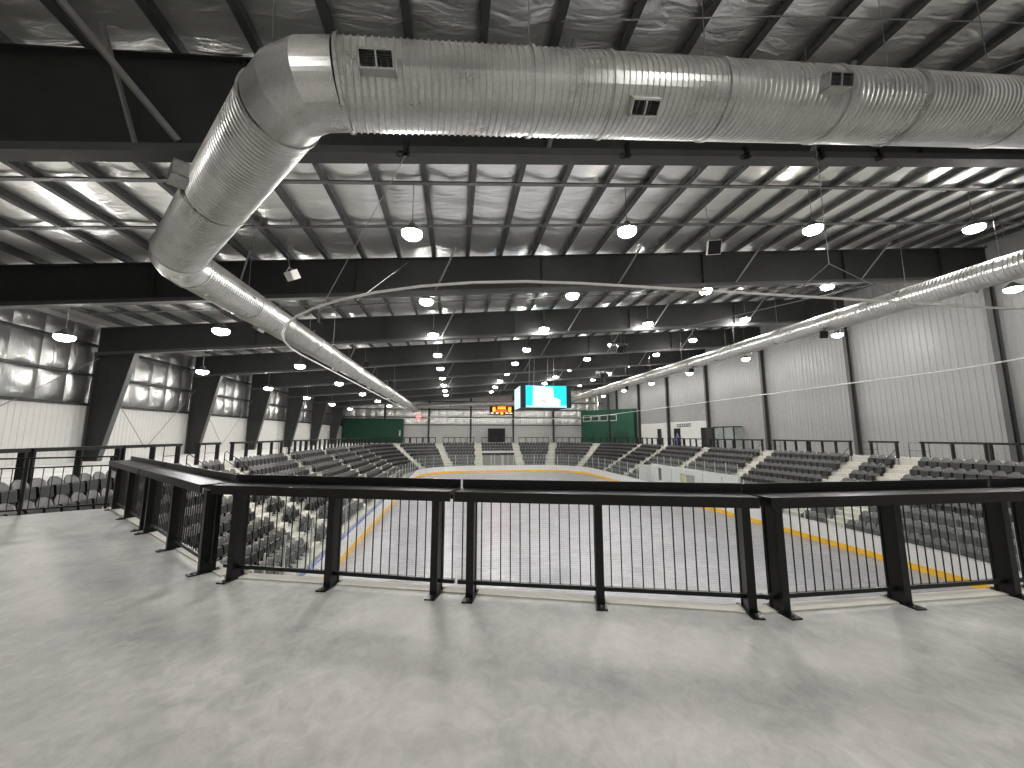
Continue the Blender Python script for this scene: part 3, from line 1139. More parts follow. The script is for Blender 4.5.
run = board_run()
kick = MB()
for (a, b) in run:
    d = (b - a).normalized()
    nin = Vector((-d.y, d.x, 0))       # towards the ice (counter-clockwise run)
    v = Vector((0, 0, 1))
    def slab(M, o0, o1, z0, z1, a=a, b=b, nin=nin):
        M.hexa([a + nin * o0 + v * z0, b + nin * o0 + v * z0, b + nin * o1 + v * z0, a + nin * o1 + v * z0,
                a + nin * o0 + v * z1, b + nin * o0 + v * z1, b + nin * o1 + v * z1, a + nin * o1 + v * z1])
    m = MB()
    slab(m, -0.1, 0, ICE, BT)
    bp_ = wpart('board_panel', m, 'board_white', db)
    m = MB()
    slab(m, -0.0, 0.018, ICE, ICE + 0.28)
    wpart('kick_strip', m, 'kick_yellow', db)
    m = MB()
    slab(m, -0.13, 0.02, BT, BT + 0.035)
    blue = (a.x + b.x) / 2 < CL - 1
    wpart('cap_rail', m, 'cap_blue' if blue else 'cap_grey', db)
    if (a.x < BX0 + 0.1 and b.x < BX0 + 0.1 and a.y < 15.0):
        pass
    m = MB()
    slab(m, -0.065, -0.05, BT + 0.035, GT)
    wpart('glass_pane', m, 'rink_glass', db)
    m = MB()
    m.bar(a - nin * 0.058 + v * (BT + 0.03), a - nin * 0.058 + v * GT, 0.045, 0.05)
    wpart('glass_post', m, 'aluminium', db)
# thin blue line mark and door joints on the right boards
wpart('blue_mark', MB().box(BX1 - 0.006, BX1 + 0.001, 30.4, 30.75, ICE + 0.22, BT), 'cap_blue', db)

# tall white wall behind the players' bench on the right, glass on top
bw = thing('bench_wall', 'tall white wall with short glass panes behind the players bench', 'wall section', (22.5, 35, ICE))
wpart('wall_panel', MB().box(22.45, 22.6, 28.5, 42.5, ICE, -1.75), 'board_white', bw)
wpart('end_panel', MB().box(21.0, 22.6, 42.5, 42.62, ICE, -1.9), 'board_white', bw)
for k in range(10):
    y0 = 28.6 + 1.39 * k
    wpart('glass_pane', MB().box(22.52, 22.535, y0, y0 + 1.33, -1.75, -0.85), 'rink_glass', bw)
    wpart('glass_post', MB().box(22.5, 22.55, y0 - 0.03, y0 + 0.02, -1.75, -0.83), 'aluminium', bw)
wpart('dark_slot', MB().box(22.42, 22.45, 40.3, 40.75, -3.4, -2.1), 'seat_bracket', bw)
ad = thing('advert_panel', 'small framed pale advert panel with yellow patch on white bench wall', 'advert', (22.44, 35.6, -3.2))
wpart('frame', MB().box(22.40, 22.448, 34.2, 36.6, -3.3, -2.25), 'cap_grey', ad)
wpart('print', MB().box(22.39, 22.40, 34.3, 36.5, -3.22, -2.33), 'wall_liner', ad)
wpart('yellow_patch', MB().add([(22.385, 36.4, -3.2), (22.385, 35.5, -3.2), (22.385, 35.8, -2.4), (22.385, 36.3, -2.4)], [(0, 1, 2, 3)]), 'print_yellow', ad)

# ------------------------------------------------------------------ aisles (stairs)
AIS = [('L', 21.3), ('L', 24.4), ('L', 32.4), ('L', 40.9), ('L', 49.4), ('L', 57.0), ('R', 20.8), ('R', 23.8), ('R', 32.0), ('R', 40.9), ('R', 49.6), ('R', 56.9),
       ('FL', 38.0), ('FL', 71.0), ('F', 4.3), ('F', 11.3), ('FR', 19.0), ('FR', 52.0), ('NL', 19.0)]
AW = 1.15
names = {'L': 'left seats', 'R': 'right seats', 'FL': 'far left corner', 'F': 'far end', 'FR': 'far right corner', 'NL': 'left platform edge'}
step_me = MB().box(-TREAD / 2, 0, -AW / 2, AW / 2, 0, RISE / 2).mesh('step', 'curb_concrete')
top_me = MB().box(-0.03, 0.9, -AW / 2, AW / 2, 0, 0.006).mesh('landing', 'curb_concrete')
cnt = {}
for (pc, t) in AIS:
    cnt[pc] = cnt.get(pc, 0) + 1
    p, nin = P(pc, t, O0)
    st = thing('aisle_stairs', 'pale concrete aisle steps in the %s, %s from the camera' % (names[pc], ORD[cnt[pc] - 1]) if pc != 'NL' else 'pale concrete aisle steps beside the platform guard rail',
               'stairs', (p.x, p.y, Z0), atan2(-nin.y, -nin.x), group='aisle stairs')
    lo = 2 if (pc == 'R' and 28.5 < t < 42.5) else 0
    for i in range(lo, NROW):
        link('step', step_me, st, ((i + 1) * TREAD, 0, i * RISE))
        # full-height tread edge so that each flight reads as steps
    # handrail loops for the aisles close enough to show them
    if (pc in 'LR' and t < 45) or pc == 'NL':
        hl = thing('aisle_handrail', 'black tube handrail on the aisle steps in the %s, %s from the camera' % (names[pc], ORD[cnt[pc] - 1]) if pc != 'NL' else 'black tube handrail on the steps beside the platform guard rail',
                   'handrail', (p.x, p.y, Z0), atan2(-nin.y, -nin.x), group='aisle handrails')
        for i in (5.9,):
            x0_, x1_ = 5.2 * TREAD, 7.9 * TREAD
            za, zb = 4 * RISE + .4, 7 * RISE + .4
            link('rail', MB().tube([(x0_, 0.5, za - .2), (x0_, 0.5, za + 0.75), (x0_ + 0.1, 0.5, za + 0.85), (x1_ - 0.1, 0.5, zb + 0.85), (x1_, 0.5, zb + 0.75), (x1_, 0.5, zb - .2)], 0.022, 6).mesh('rail', 'black_steel'), hl)
            link('mid_rail', MB().tube([(x0_, 0.5, za + 0.42), (x1_, 0.5, zb + 0.42)], 0.018, 6).mesh('mid_rail', 'black_steel'), hl)

# ------------------------------------------------------------------ seats
def seat_meshes():
    # local frame: faces +x, y across, z up, origin on the tread
    W = 0.235
    back = MB()
    nx, nz = 8, 7
    th = 0.035
    front, rear = [], []
    for j in range(nz + 1):
        v = j / nz
        for i in range(nx + 1):
            u = -1 + 2 * i / nx
            z = 0.36 + v * 0.48
            wid = W * (1.04 if v < 0.65 else 1.04 * (1 - 0.40 * ((v - 0.65) / 0.35) ** 2.2))
            top = -0.05 * abs(u) ** 3 * v
            x = -0.20 - 0.10 * v + 0.045 * u * u + 0.02 * sin(pi * v)
            back.v.append((x, u * wid, z + top))
    n1 = len(back.v)
    back.v += [(x - th, y, z) for x, y, z in back.v]
    for j in range(nz):
        for i in range(nx):
            a = j * (nx + 1) + i
            back.f.append((a, a + 1, a + nx + 2, a + nx + 1))
            back.f.append((n1 + a, n1 + a + nx + 1, n1 + a + nx + 2, n1 + a + 1))
    rim = [i for i in range(nx + 1)] + [(j + 1) * (nx + 1) - 1 for j in range(1, nz + 1)] + [nz * (nx + 1) + i for i in reversed(range(nx))] + [j * (nx + 1) for j in reversed(range(1, nz))]
    for k in range(len(rim)):
        a, b = rim[k], rim[(k + 1) % len(rim)]
        back.f.append((a, n1 + a, n1 + b, b))
    # folded-up seat pan: a cushioned slab standing in front of the back
    pan = MB()
    px = [(-0.15, 0.22), (-0.03, 0.20), (0.05, 0.25), (0.0, 0.56), (-0.05, 0.60), (-0.15, 0.58)]
    for s in (-1, 1):
        pan.v += [(x, s * (W - 0.02), z) for x, z in px]
    m_ = len(px)
    for k in range(m_):
        b = (k + 1) % m_
        pan.f.append((k, b, b + m_, k + m_))
    pan.f.append(tuple(reversed(range(m_))))
    pan.f.append(tuple(range(m_, 2 * m_)))
    br = MB()
    br.box(-0.22, -0.12, -0.03, 0.03, 0.0, 0.40)
    br.box(-0.26, 0.02, -0.04, 0.04, 0.0, 0.02)
    br.box(-0.22, -0.10, -0.245, 0.245, 0.30, 0.36)
    return back, pan, br


sb, sp, sr = seat_meshes()
SBM = recalc(sb.mesh('backrest', 'seat_back', True))
SPM = recalc(sp.mesh('seat_pan', 'seat_pan'))
SRM = sr.mesh('bracket', 'seat_bracket')
SW = 0.52
seats = []          # (pos, rotz, side name, section index, row)
SECT = []
sidename = {'NL': 'left stand', 'L': 'left stand', 'FL': 'far left corner stand', 'F': 'far end stand', 'FR': 'far right corner stand', 'R': 'right stand', 'NR': 'right stand'}


aisle_pts = {}
for row in range(NROW):
    o = O0 + row * TREAD + 0.52
    ap = [P(qc, qt, o)[0] for (qc, qt) in AIS]
    run_ = []

    def flush(run_, row=row):
        Ln = 0.01 * len(run_)
        k = int(Ln / SW)
        for q in range(k):
            j = int(((Ln - k * SW) / 2 + (q + 0.5) * SW) / 0.01)
            pc, t, p, nin = run_[min(j, len(run_) - 1)]
            sec = 1 + sum(1 for (qc, qt) in AIS if qc == pc and qt < t)
            seats.append((Vector((p.x, p.y, Z0 + row * RISE)), atan2(nin.y, nin.x), pc, sec, row))
    for (pc, t0, t1, lo) in BOWL:
        arc = pc in ('NL', 'NR', 'FL', 'FR')
        scl = radians(RC + o) if arc else 1.0
        n_ = int(abs(t1 - t0) * scl / 0.01)
        for q in range(n_):
            t = t0 + (t1 - t0) * (q + 0.5) / n_
            p, nin = P(pc, t, o)
            ok = row >= lo and all((a - p).length > AW / 2 + 0.03 for a in ap)
            if ok:
                run_.append((pc, t, p, nin))
            else:
                flush(run_)
                run_ = []
    flush(run_)

# which seats show largest: in the frame, not hidden by the platform floor
Rm = cam.rotation_euler.to_matrix()
fwd, rgt, upv = Rm @ Vector((0, 0, -1)), Rm @ Vector((1, 0, 0)), Rm @ Vector((0, 1, 0))


def in_poly(x, y):
    q = PLAT + [(26.8, 7.16), (26.8, -9), (-11.2, -9), (-11.2, 7.16)]
    c = False
    for i in range(len(q)):
        (x0, y0), (x1, y1) = q[i], q[i - 1]
        if (y0 > y) != (y1 > y) and x < (x1 - x0) * (y - y0) / (y1 - y0) + x0:
            c = not c
    return c


def score(s):
    p = s[0] + Vector((0, 0, 0.6))
    d = p - cam.location
    k = d.dot(fwd)
    if k < 0.5:
        return None
    u, v = FPX * d.dot(rgt) / k, FPX * d.dot(upv) / k
    if abs(u) > 530 or abs(v) > 400:
        return None
    if p.z < 0:
        f = 1.5 / (1.5 - p.z)
        if in_poly(d.x * f, d.y * f):
            return None
    return k


scored = sorted([(score(s), i) for i, s in enumerate(seats) if score(s) is not None])
single = set(i for _, i in scored[:300])
rest_b = MB()
# lighter geometry for the far seats
fb = MB()
fb.hexa([(-0.235, -0.225, 0.40), (-0.20, -0.225, 0.40), (-0.20, 0.225, 0.40), (-0.235, 0.225, 0.40), (-0.335, -0.15, 0.86), (-0.30, -0.15, 0.86), (-0.30, 0.15, 0.86), (-0.335, 0.15, 0.86)])
fb.v = []
fb.f = []
prof = [(-0.25, 0.36), (0.25, 0.36), (0.25, 0.68), (0.19, 0.80), (0.11, 0.84), (-0.11, 0.84), (-0.19, 0.80), (-0.25, 0.68)]
fb.v = [(-0.20 - 0.2 * (z - 0.4), y, z) for y, z in prof] + [(-0.24 - 0.2 * (z - 0.4), y, z) for y, z in prof]
k_ = len(prof)
fb.f = [tuple(range(k_)), tuple(reversed(range(k_, 2 * k_)))] + [(q, q + k_, (q + 1) % k_ + k_, (q + 1) % k_) for q in range(k_)]
rest_p = MB()
sec_label = {}
order = {}
for i, (p, rz, pc, sec, row) in enumerate(seats):
    order.setdefault((pc, sec, row), []).append((p.y, i))
seat_no = {}
for kk, lst in order.items():
    for q, (_, i) in enumerate(sorted(lst)):
        seat_no[i] = q
rows_w = ['lowest', 'second', 'third', 'fourth', 'fifth', 'sixth', 'seventh', 'top']
for i, (p, rz, pc, sec, row) in enumerate(seats):
    if i in single:
        if pc == 'NL':
            where = 'left stand by the platform guard' if sec == 2 else 'left stand curve'
        elif pc == 'L':
            where = 'left stand %s straight section' % ORD[sec - 1]
        elif pc == 'R':
            where = 'right stand ' + ('nearest section' if p.y < 20.8 else 'narrow section' if p.y < 23.8 else 'wide section' if p.y < 32 else 'far section')
        elif pc == 'NR':
            where = 'right stand near curve'
        else:
            where = 'far stand'
        lab = 'dark grey folding seat, %s, %s row, %s from near end' % (where, rows_w[row], ORD[seat_no[i]])
        t = thing('folding_seat', lab, 'seat', p, rz, group='folding seats ' + where)
        link('backrest', SBM, t)
        link('seat_pan', SPM, t)
        link('bracket', SRM, t)
    else:
        M = Matrix.Translation(p) @ Matrix.Rotation(rz, 4, 'Z')
        rest_b.add([M @ Vector(v) for v in fb.v], fb.f)
        rest_p.add([M @ Vector(v) for v in sp.v], sp.f)
        rest_p.add([M @ Vector(v) for v in MB().box(-0.20, -0.13, -0.26, 0.26, 0.30, 0.35).v], MB().box(0, 1, 0, 1, 0, 1).f)
rs = thing('distant_seats', 'rows of dark folding seats in the far parts of the stands', 'seats', (7.8, BY1 + 3, Z0), kind='stuff')
ob = wpart('backrests', recalc(rest_b.mesh('backrests', 'seat_back')), 'seat_back', rs)
tag(ob, kind='stuff')
ob = wpart('seat_pans', recalc(rest_p.mesh('seat_pans', 'seat_pan')), 'seat_pan', rs)
tag(ob, kind='stuff')

# ------------------------------------------------------------------ near drink rail
PW, PD = 0.07, 0.15
post_me = MB()
post_me.box(-PW / 2, PW / 2, -PD / 2, -PD / 2 + 0.018, 0.012, 0.885)
post_me.box(-PW / 2, PW / 2, PD / 2 - 0.018, PD / 2, 0.012, 0.885)
post_me.box(-0.028, 0.028, -PD / 2 + 0.018, PD / 2 - 0.018, 0.012, 0.885)
POST = post_me.mesh('post', 'black_steel')
PLATE = MB().box(-0.05, 0.05, -0.17, 0.13, 0, 0.012).mesh('base_plate', 'black_steel')
BOLT = MB().lathe([(0.012, 0.012), (0.012, 0.028), (0.004, 0.03)], 8).mesh('bolt', 'brace_steel')
BAL = MB().tube([(0, 0, 0.13), (0, 0, 0.885)], 0.0058, 6).mesh('baluster', 'black_steel')


def drink_rail(a, b, posts, label, x_ext0=0.0, x_ext1=0.0, out=0.085):
    """a, b: ends on the floor line (2D); posts: distances from a"""
    a, b = Vector((*a, 0)), Vector((*b, 0))
    d = (b - a).normalized()
    Ln = (b - a).length
    a = a + Vector((-d.y, d.x, 0)) * out
    t = thing('drink_rail', label, 'railing', a, atan2(d.y, d.x), group='counter-topped railings along the platform edge')
    # local: x along, +y towards the ice
    m = MB().box(x_ext0, Ln + x_ext1, -0.17, 0.13, 0.945, 0.975)
    c = link('counter_top', m.mesh('counter_top', 'black_steel'), t)
    m = MB().box(x_ext0, Ln + x_ext1, -0.185, -0.165, 0.885, 0.975)
    link('front_lip', m.mesh('front_lip', 'black_steel'), t)
    m = MB().box(x_ext0, Ln + x_ext1, 0.13, 0.15, 0.945, 1.055)
    link('back_lip', m.mesh('back_lip', 'black_steel'), t)
    link('under_beam', MB().box(x_ext0 + 0.02, Ln + x_ext1 - 0.02, -0.03, 0.03, 0.885, 0.945).mesh('under_beam', 'black_steel'), t)
    link('bottom_rail', MB().box(0.0, Ln, -0.018, 0.018, 0.105, 0.14).mesh('bottom_rail', 'black_steel'), t)
    for s in posts:
        p = link('post', POST, t, (s, 0, 0))
        link('base_plate', PLATE, p)
        for (bx_, by_) in ((-0.032, -0.14), (0.032, -0.14), (-0.032, 0.105), (0.032, 0.105)):
            pass
        bo = link('bolt', BOLT, p, (0.0, -0.13, 0))
        link('bolt', BOLT, p, (0.0, 0.108, 0))
    s = 0.04
    while s < Ln - 0.02:
        if min(abs(s - q) for q in posts) > 0.06:
            link('baluster', BAL, t, (s, 0, 0))
        s += 0.0925
    return t


A0, A1 = Vector((-6.86, 9.3)), Vector((-2.53, 4.78))
dd = (A1 - A0).normalized()
drink_rail(A0, A0 + dd * 3.02, (0.12, 1.5, 2.88), 'black counter-topped railing receding on the left, section beside the guard rail', out=0.0)
drink_rail(A0 + dd * 3.06, A1, (0.14, 1.56, 2.98), 'black counter-topped railing receding on the left, section nearer the camera', out=0.0)
B0, B1 = Vector((-2.43, 4.66)), Vector((0.0, 3.845))
drink_rail(B0, B1, (0.14, 1.27, 2.38), 'black counter-topped railing section left of the middle gap', -0.06, 0.0)
C0, C1 = Vector((0.035, 3.83)), Vector((2.64, 3.10))
drink_rail(C0, C1, (0.13, 1.32, 2.58), 'black counter-topped railing section right of the middle gap', 0.0, -0.06)
drink_rail((2.66, 3.085), (5.42, 3.085), (0.14, 1.36, 2.58), 'black counter-topped railing section at the right edge of the view', -0.02, 0.0)
drink_rail((5.46, 3.085), (8.2, 3.085), (0.14, 1.36, 2.6), 'black counter-topped railing section just outside the right edge')

# guard rail across the left end of the platform
G0 = Vector((-7.02, 9.36))
G1 = Vector((-11.0, 7.33))
gd = (G1 - G0).normalized()
gl = (G1 - G0).length
gr = thing('guard_rail', 'thin black guard rail with slim bars across the left end of the platform', 'railing', (G0.x, G0.y, 0), atan2(gd.y, gd.x))
link('top_rail', MB().box(0, gl, -0.025, 0.025, 1.04, 1.07).mesh('top_rail', 'black_steel'), gr)
link('mid_rail', MB().box(0, gl, -0.012, 0.012, 0.86, 0.885).mesh('mid_rail', 'black_steel'), gr)
link('bottom_rail', MB().box(0, gl, -0.015, 0.015, 0.08, 0.11).mesh('bottom_rail', 'black_steel'), gr)
gp = MB().box(-0.022, 0.022, -0.022, 0.022, 0, 1.04).mesh('post', 'black_steel')
gb = MB().tube([(0, 0, 0.1), (0, 0, 0.87)], 0.007, 6).mesh('baluster', 'black_steel')
for s in (0.06, 1.2, 2.3, 3.4, gl - 0.05):
    link('post', gp, gr, (s, 0, 0))
s = 0.2
while s < gl - 0.1:
    link('baluster', gb, gr, (s, 0, 0))
    s += 0.13

# ------------------------------------------------------------------ upper rails behind the top row
rp_me = MB().box(-0.04, 0.04, -0.09, 0.09, 0, 0.98).mesh('post', 'black_steel')
rcount = {}


def upper_rail(p0, p1, side):
    p0, p1 = Vector(p0), Vector(p1)
    d = p1 - p0
    Ln = d.length
    if Ln < 0.7:
        return
    rcount[side] = rcount.get(side, 0) + 1
    k = rcount[side]
    t = thing('upper_rail', 'black rail section on thick posts above the %s, %s from the %s' % (side, ORD[k - 1], 'camera' if side in ('left stand', 'right stand') else 'left'), 'railing', (p0.x, p0.y, 0), atan2(d.y, d.x),
              group='upper rails above the ' + side)
    link('top_rail', MB().box(0, Ln, -0.13, 0.13, 0.98, 1.10).mesh('top_rail', 'black_steel'), t)
    n_ = max(1, round(Ln / 1.35))
    for i in range(n_ + 1):
        link('post', rp_me, t, (0.08 + (Ln - 0.16) * i / n_, 0, 0))


OR = OTOP + 0.2


def rails_on(pc, a, b, cuts, side, maxlen=4.2):
    arc = pc in ('NL', 'NR', 'FL', 'FR')
    sc = radians(RC + OR) if arc else 1.0
    es = [a] + sorted(cuts) + [b]
    for i in range(len(es) - 1):
        s0 = es[i] + (0.62 / sc if i > 0 else 0.03)
        s1 = es[i + 1] - (0.62 / sc if i < len(es) - 2 else 0.03)
        Ln = (s1 - s0) * sc
        if Ln < 0.7:
            continue
        n_ = max(1, math.ceil(Ln / maxlen))
        for q in range(n_):
            u0 = s0 + (s1 - s0) * q / n_ + 0.02 / sc
            u1 = s0 + (s1 - s0) * (q + 1) / n_ - 0.02 / sc
            upper_rail(P(pc, u0, OR)[0], P(pc, u1, OR)[0], side)


rails_on('L', CN, CF, [t for q, t in AIS if q == 'L'], 'left stand')
rails_on('R', CN, CF, [t for q, t in AIS if q == 'R'], 'right stand')
rails_on('FL', 0, 90, [t for q, t in AIS if q == 'FL'], 'far left corner', 3.4)
rails_on('F', CL, CR, [t for q, t in AIS if q == 'F'], 'far end', 3.2)
rails_on('FR', 0, 90, [t for q, t in AIS if q == 'FR'], 'far right corner', 3.4)
side_ = 'left platform corner'
for u0, u1 in ((25.5, 21.6), (16.6, 8.3), (8.1, 0.2)):
    upper_rail(P('NL', u0, OR)[0], P('NL', u1, OR)[0], side_)
for u0, u1 in ((0.2, 8.1),):
    upper_rail(P('NR', u0, OR)[0], P('NR', u1, OR)[0], 'near right corner')

# small tube gates with a slanting bar at the top of the aisles
for i, (pc, t) in enumerate([a for a in AIS if a[0] in 'LR' and a[1] < 42]):
    p, nin = P(pc, t, OTOP + 0.9)
    q = thing('landing_rail', 'thin black tube rail on the landing above the %s, aisle %s' % (names[pc], ORD[i % 4]), 'railing', (p.x, p.y, 0), atan2(-nin.y, -nin.x), group='landing rails')
    m = MB().tube([(0, -0.55, 0), (0, -0.55, 1.0), (0, 0.55, 1.0), (0, 0.55, 0)], 0.02, 6)
    link('loop', m.mesh('loop', 'black_steel'), q)
    link('mid_bar', MB().tube([(0, -0.55, 0.5), (0, 0.55, 0.5)], 0.016, 6).mesh('mid_bar', 'black_steel'), q)

# ------------------------------------------------------------------ green rooms, doors, far end things
# left green block on the far wall
gb_ = thing('green_booth', 'long dark green booth at the far left corner', 'booth', (-15.7, YF - 1.2, 0))
wpart('front_panel', MB().box(-21.0, -9.9, YF - 1.6, YF - 0.4, 0, 4.65), 'green_paint', gb_)
wpart('white_notice', MB().box(-10.6, -10.3, YF - 1.62, YF - 1.6, 1.3, 2.4), 'wall_white', gb_)
wpart('base_band', MB().box(-21.0, -9.88, YF - 1.63, YF - 1.6, 0, 1.0), 'green_dark', gb_)
# right green block, set diagonally in the corner
ga, gb2 = Vector((23.6, 70.5, 0)), Vector((30.2, 62.3, 0))
gd_ = (gb2 - ga).normalized()
gn = Vector((gd_.y, -gd_.x, 0))           # faces the rink/camera
if gn.y > 0:
    gn = -gn
gR = thing('green_booth', 'dark green booth with high windows at the far right corner', 'booth', ((ga + gb2) / 2))


def gbox(s0, s1, o0, o1, z0, z1):
    p = [ga + gd_ * s0 + gn * o0, ga + gd_ * s1 + gn * o0, ga + gd_ * s1 + gn * o1, ga + gd_ * s0 + gn * o1]
    return MB().hexa([(q.x, q.y, z0) for q in p] + [(q.x, q.y, z1) for q in p])


GL = (gb2 - ga).length
wpart('front_panel', gbox(0, GL, -1.2, 0, 0, 6.0), 'green_paint', gR)
for k in range(4):
    s = 0.5 + k * 1.75
    f_ = wpart('window', gbox(s, s + 1.6, 0, 0.05, 4.0, 5.1), 'wall_white', gR)
    pane = wpart('pane', gbox(s + 0.1, s + 1.5, 0.05, 0.06, 4.1, 5.0), 'green_dark', None)
    pane.parent = f_
    pane.matrix_parent_inverse = parent_matrix(f_).inverted()
wpart('door', gbox(GL - 3.6, GL - 1.2, 0, 0.05, 0, 2.2), 'green_dark', gR)
wpart('post', gbox(GL - 4.8, GL - 4.5, 0.05, 0.3, 0, 8.8), 'frame_steel', gR)
for k in range(2):
    p = ga + gd_ * (1.0 + k * 1.6) - gn * 1.6 - Vector((0, 1.9, 0))
    o = link('vent_pipe', MB().tube([(p.x, p.y + 1.9, 0.0), (p.x, p.y + 1.9, 8.9)], 0.2, 12).mesh('vent_pipe', 'galvanized', True))
    tag(o, 'pale vertical vent pipe rising above the green booth, %s' % ('left one' if k == 0 else 'right one'), 'pipe')

# doors on the right wall
for k, (y, w, lab) in enumerate(((55.6, 0.9, 'narrow dark doorway in the right wall next to the green booth'), (50.8, 1.3, 'dark doorway in the right wall with the blue figure'), (44.6, 1.4, 'dark doorway in the right wall left of the glass vestibule'))):
    dr = thing('door_%d' % (k + 1), lab, 'door', (XR - 0.06, y, 0), kind='structure')
    wpart('door_leaf', MB().box(XR - 0.12, XR - 0.05, y - w / 2, y + w / 2, 0, 2.35), 'dark_opening', dr)
    wpart('door_frame', MB().box(XR - 0.14, XR - 0.04, y - w / 2 - 0.08, y - w / 2, 0, 2.43).box(XR - 0.14, XR - 0.04, y + w / 2, y + w / 2 + 0.08, 0, 2.43).box(XR - 0.14, XR - 0.04, y - w / 2, y + w / 2, 2.35, 2.43), 'black_steel', dr)
sg = thing('wall_sign', 'small row of dark letters on the white right wall', 'sign', (XR - 0.06, 48.9, 3.0))
for k in range(8):
    y = 50.6 - 0.42 * k
    wpart('letter', MB().box(XR - 0.09, XR - 0.06, y - 0.15, y + 0.15, 2.62, 2.72).box(XR - 0.09, XR - 0.06, y + 0.03, y + 0.13, 2.62, 3.05).box(XR - 0.09, XR - 0.06, y - 0.15, y + 0.15, 2.95, 3.05), 'seat_bracket', sg)
vt = thing('glass_vestibule', 'dark framed glass vestibule against the right wall', 'vestibule', (XR - 1, 39.8, 0))
wpart('dark_side', MB().box(XR - 1.2, XR - 0.1, 41.6, 42.9, 0, 2.4), 'seat_bracket', vt)
for y in (38.2, 39.8, 41.4):
    wpart('frame_post', MB().box(XR - 1.2, XR - 1.1, y - 0.06, y + 0.06, 0, 2.4), 'black_steel', vt)
wpart('frame_head', MB().box(XR - 1.2, XR - 0.1, 38.14, 41.5, 2.35, 2.45), 'black_steel', vt)
for y in (38.26, 39.86):
    wpart('pane', MB().box(XR - 1.16, XR - 1.14, y, y + 1.48, 0.1, 2.35), 'vestibule_glass', vt)
wpart('end_pane', MB().box(XR - 1.1, XR - 0.1, 38.18, 38.2, 0.1, 2.35), 'vestibule_glass', vt)

# far end gate and dark curtain
gt = thing('ice_gate', 'grey panelled gate with pale frames at the far end under the seats', 'gate', (7.8, 69.9, ICE))
GY = BY1 + O0 + 5 * TREAD
GZ = Z0 + 5 * RISE
for (x0_, x1_) in ((5.0, 6.5), (6.6, 8.4), (8.8, 10.6)):
    wpart('door_leaf', MB().box(x0_, x1_, GY - 0.12, GY - 0.02, ICE, GZ - 0.4), 'door_tan', gt)
for x_ in (4.95, 6.55, 8.45, 8.75, 10.62):
    wpart('frame_post', MB().box(x_ - 0.06, x_ + 0.06, GY - 0.18, GY - 0.02, ICE, GZ - 0.3), 'aluminium', gt)
wpart('head_beam', MB().box(4.9, 10.7, GY - 0.25, GY - 0.02, GZ - 0.4, GZ - 0.02), 'seat_bracket', gt)
for k in range(4):
    x_ = 5.0 + 1.43 * k
    wpart('parapet_panel', MB().box(x_, x_ + 1.36, GY - 0.3, GY - 0.05, GZ - 0.01, GZ + 0.35), 'wall_paint', gt)
cu = thing('dark_screen', 'black square screen standing on the far concourse behind the rail', 'screen', (8.1, YF - 2.5, 0))
wpart('panel', MB().box(6.55, 9.85, YF - 2.6, YF - 2.45, 0.1, 2.75), 'dark_opening', cu)
wpart('frame', MB().box(6.5, 6.56, YF - 2.65, YF - 2.4, 0, 2.8).box(9.84, 9.9, YF - 2.65, YF - 2.4, 0, 2.8).box(6.5, 9.9, YF - 2.65, YF - 2.4, 2.74, 2.8), 'black_steel', cu)

# far scoreboard
fs = thing('wall_scoreboard', 'dark scoreboard with orange digits on the far wall', 'scoreboard', (9.4, YF - 0.6, 5.6))
wpart('cabinet', MB().box(7.0, 11.9, YF - 0.75, YF - 0.4, 5.65, 7.25), 'speaker_black', fs)


def seg8(x, z, w, h, t):
    y0, y1 = YF - 0.78, YF - 0.75
    m = MB()
    for zz in (z, z + h / 2 - t / 2, z + h - t):
        m.box(x, x + w, y0, y1, zz, zz + t)
    m.box(x, x + t, y0, y1, z, z + h)
    m.box(x + w - t, x + w, y0, y1, z, z + h)
    return m


wpart('digit', seg8(7.6, 6.25, 0.55, 0.85, 0.16), 'digit_yellow', fs)
wpart('digit', seg8(10.8, 6.25, 0.55, 0.85, 0.16), 'digit_yellow', fs)
for k in range(4):
    wpart('clock_digit', seg8(8.65 + 0.42 * k, 6.75, 0.32, 0.45, 0.09), 'digit_yellow', fs)
wpart('red_band', MB().box(8.3, 10.55, YF - 0.77, YF - 0.75, 6.1, 6.65), 'digit_red', fs)
wpart('period_digit', seg8(9.2, 5.7, 0.5, 0.5, 0.12), 'digit_yellow', fs)
for x0_ in (7.2, 8.2, 10.2, 11.0):
    wpart('name_strip', MB().box(x0_, x0_ + 0.6, YF - 0.77, YF - 0.75, 5.85, 6.0), 'digit_white', fs)
ex = thing('exit_sign', 'small glowing red exit sign on the far wall', 'sign', (-7.1, YF - 0.5, 4.85))
wpart('box', MB().box(-7.6, -6.6, YF - 0.6, YF - 0.05, 4.85, 5.3), 'exit_red', ex)
tx = bpy.data.curves.new('exit_letters', 'FONT')
tx.body = 'EXIT'
tx.size = 0.42
tx.extrude = 0.005
tx.align_x = 'CENTER'
to = bpy.data.objects.new('letters', tx)
COL.objects.link(to)
bpy.context.view_layer.update()
tm = bpy.data.meshes.new_from_object(to)
bpy.data.objects.remove(to, do_unlink=True)
tm.materials.clear()
tm.materials.append(MATS['digit_white'])
lo_ = link('letters', tm, ex, (0, -0.115, 0.08), (pi / 2, 0, 0))

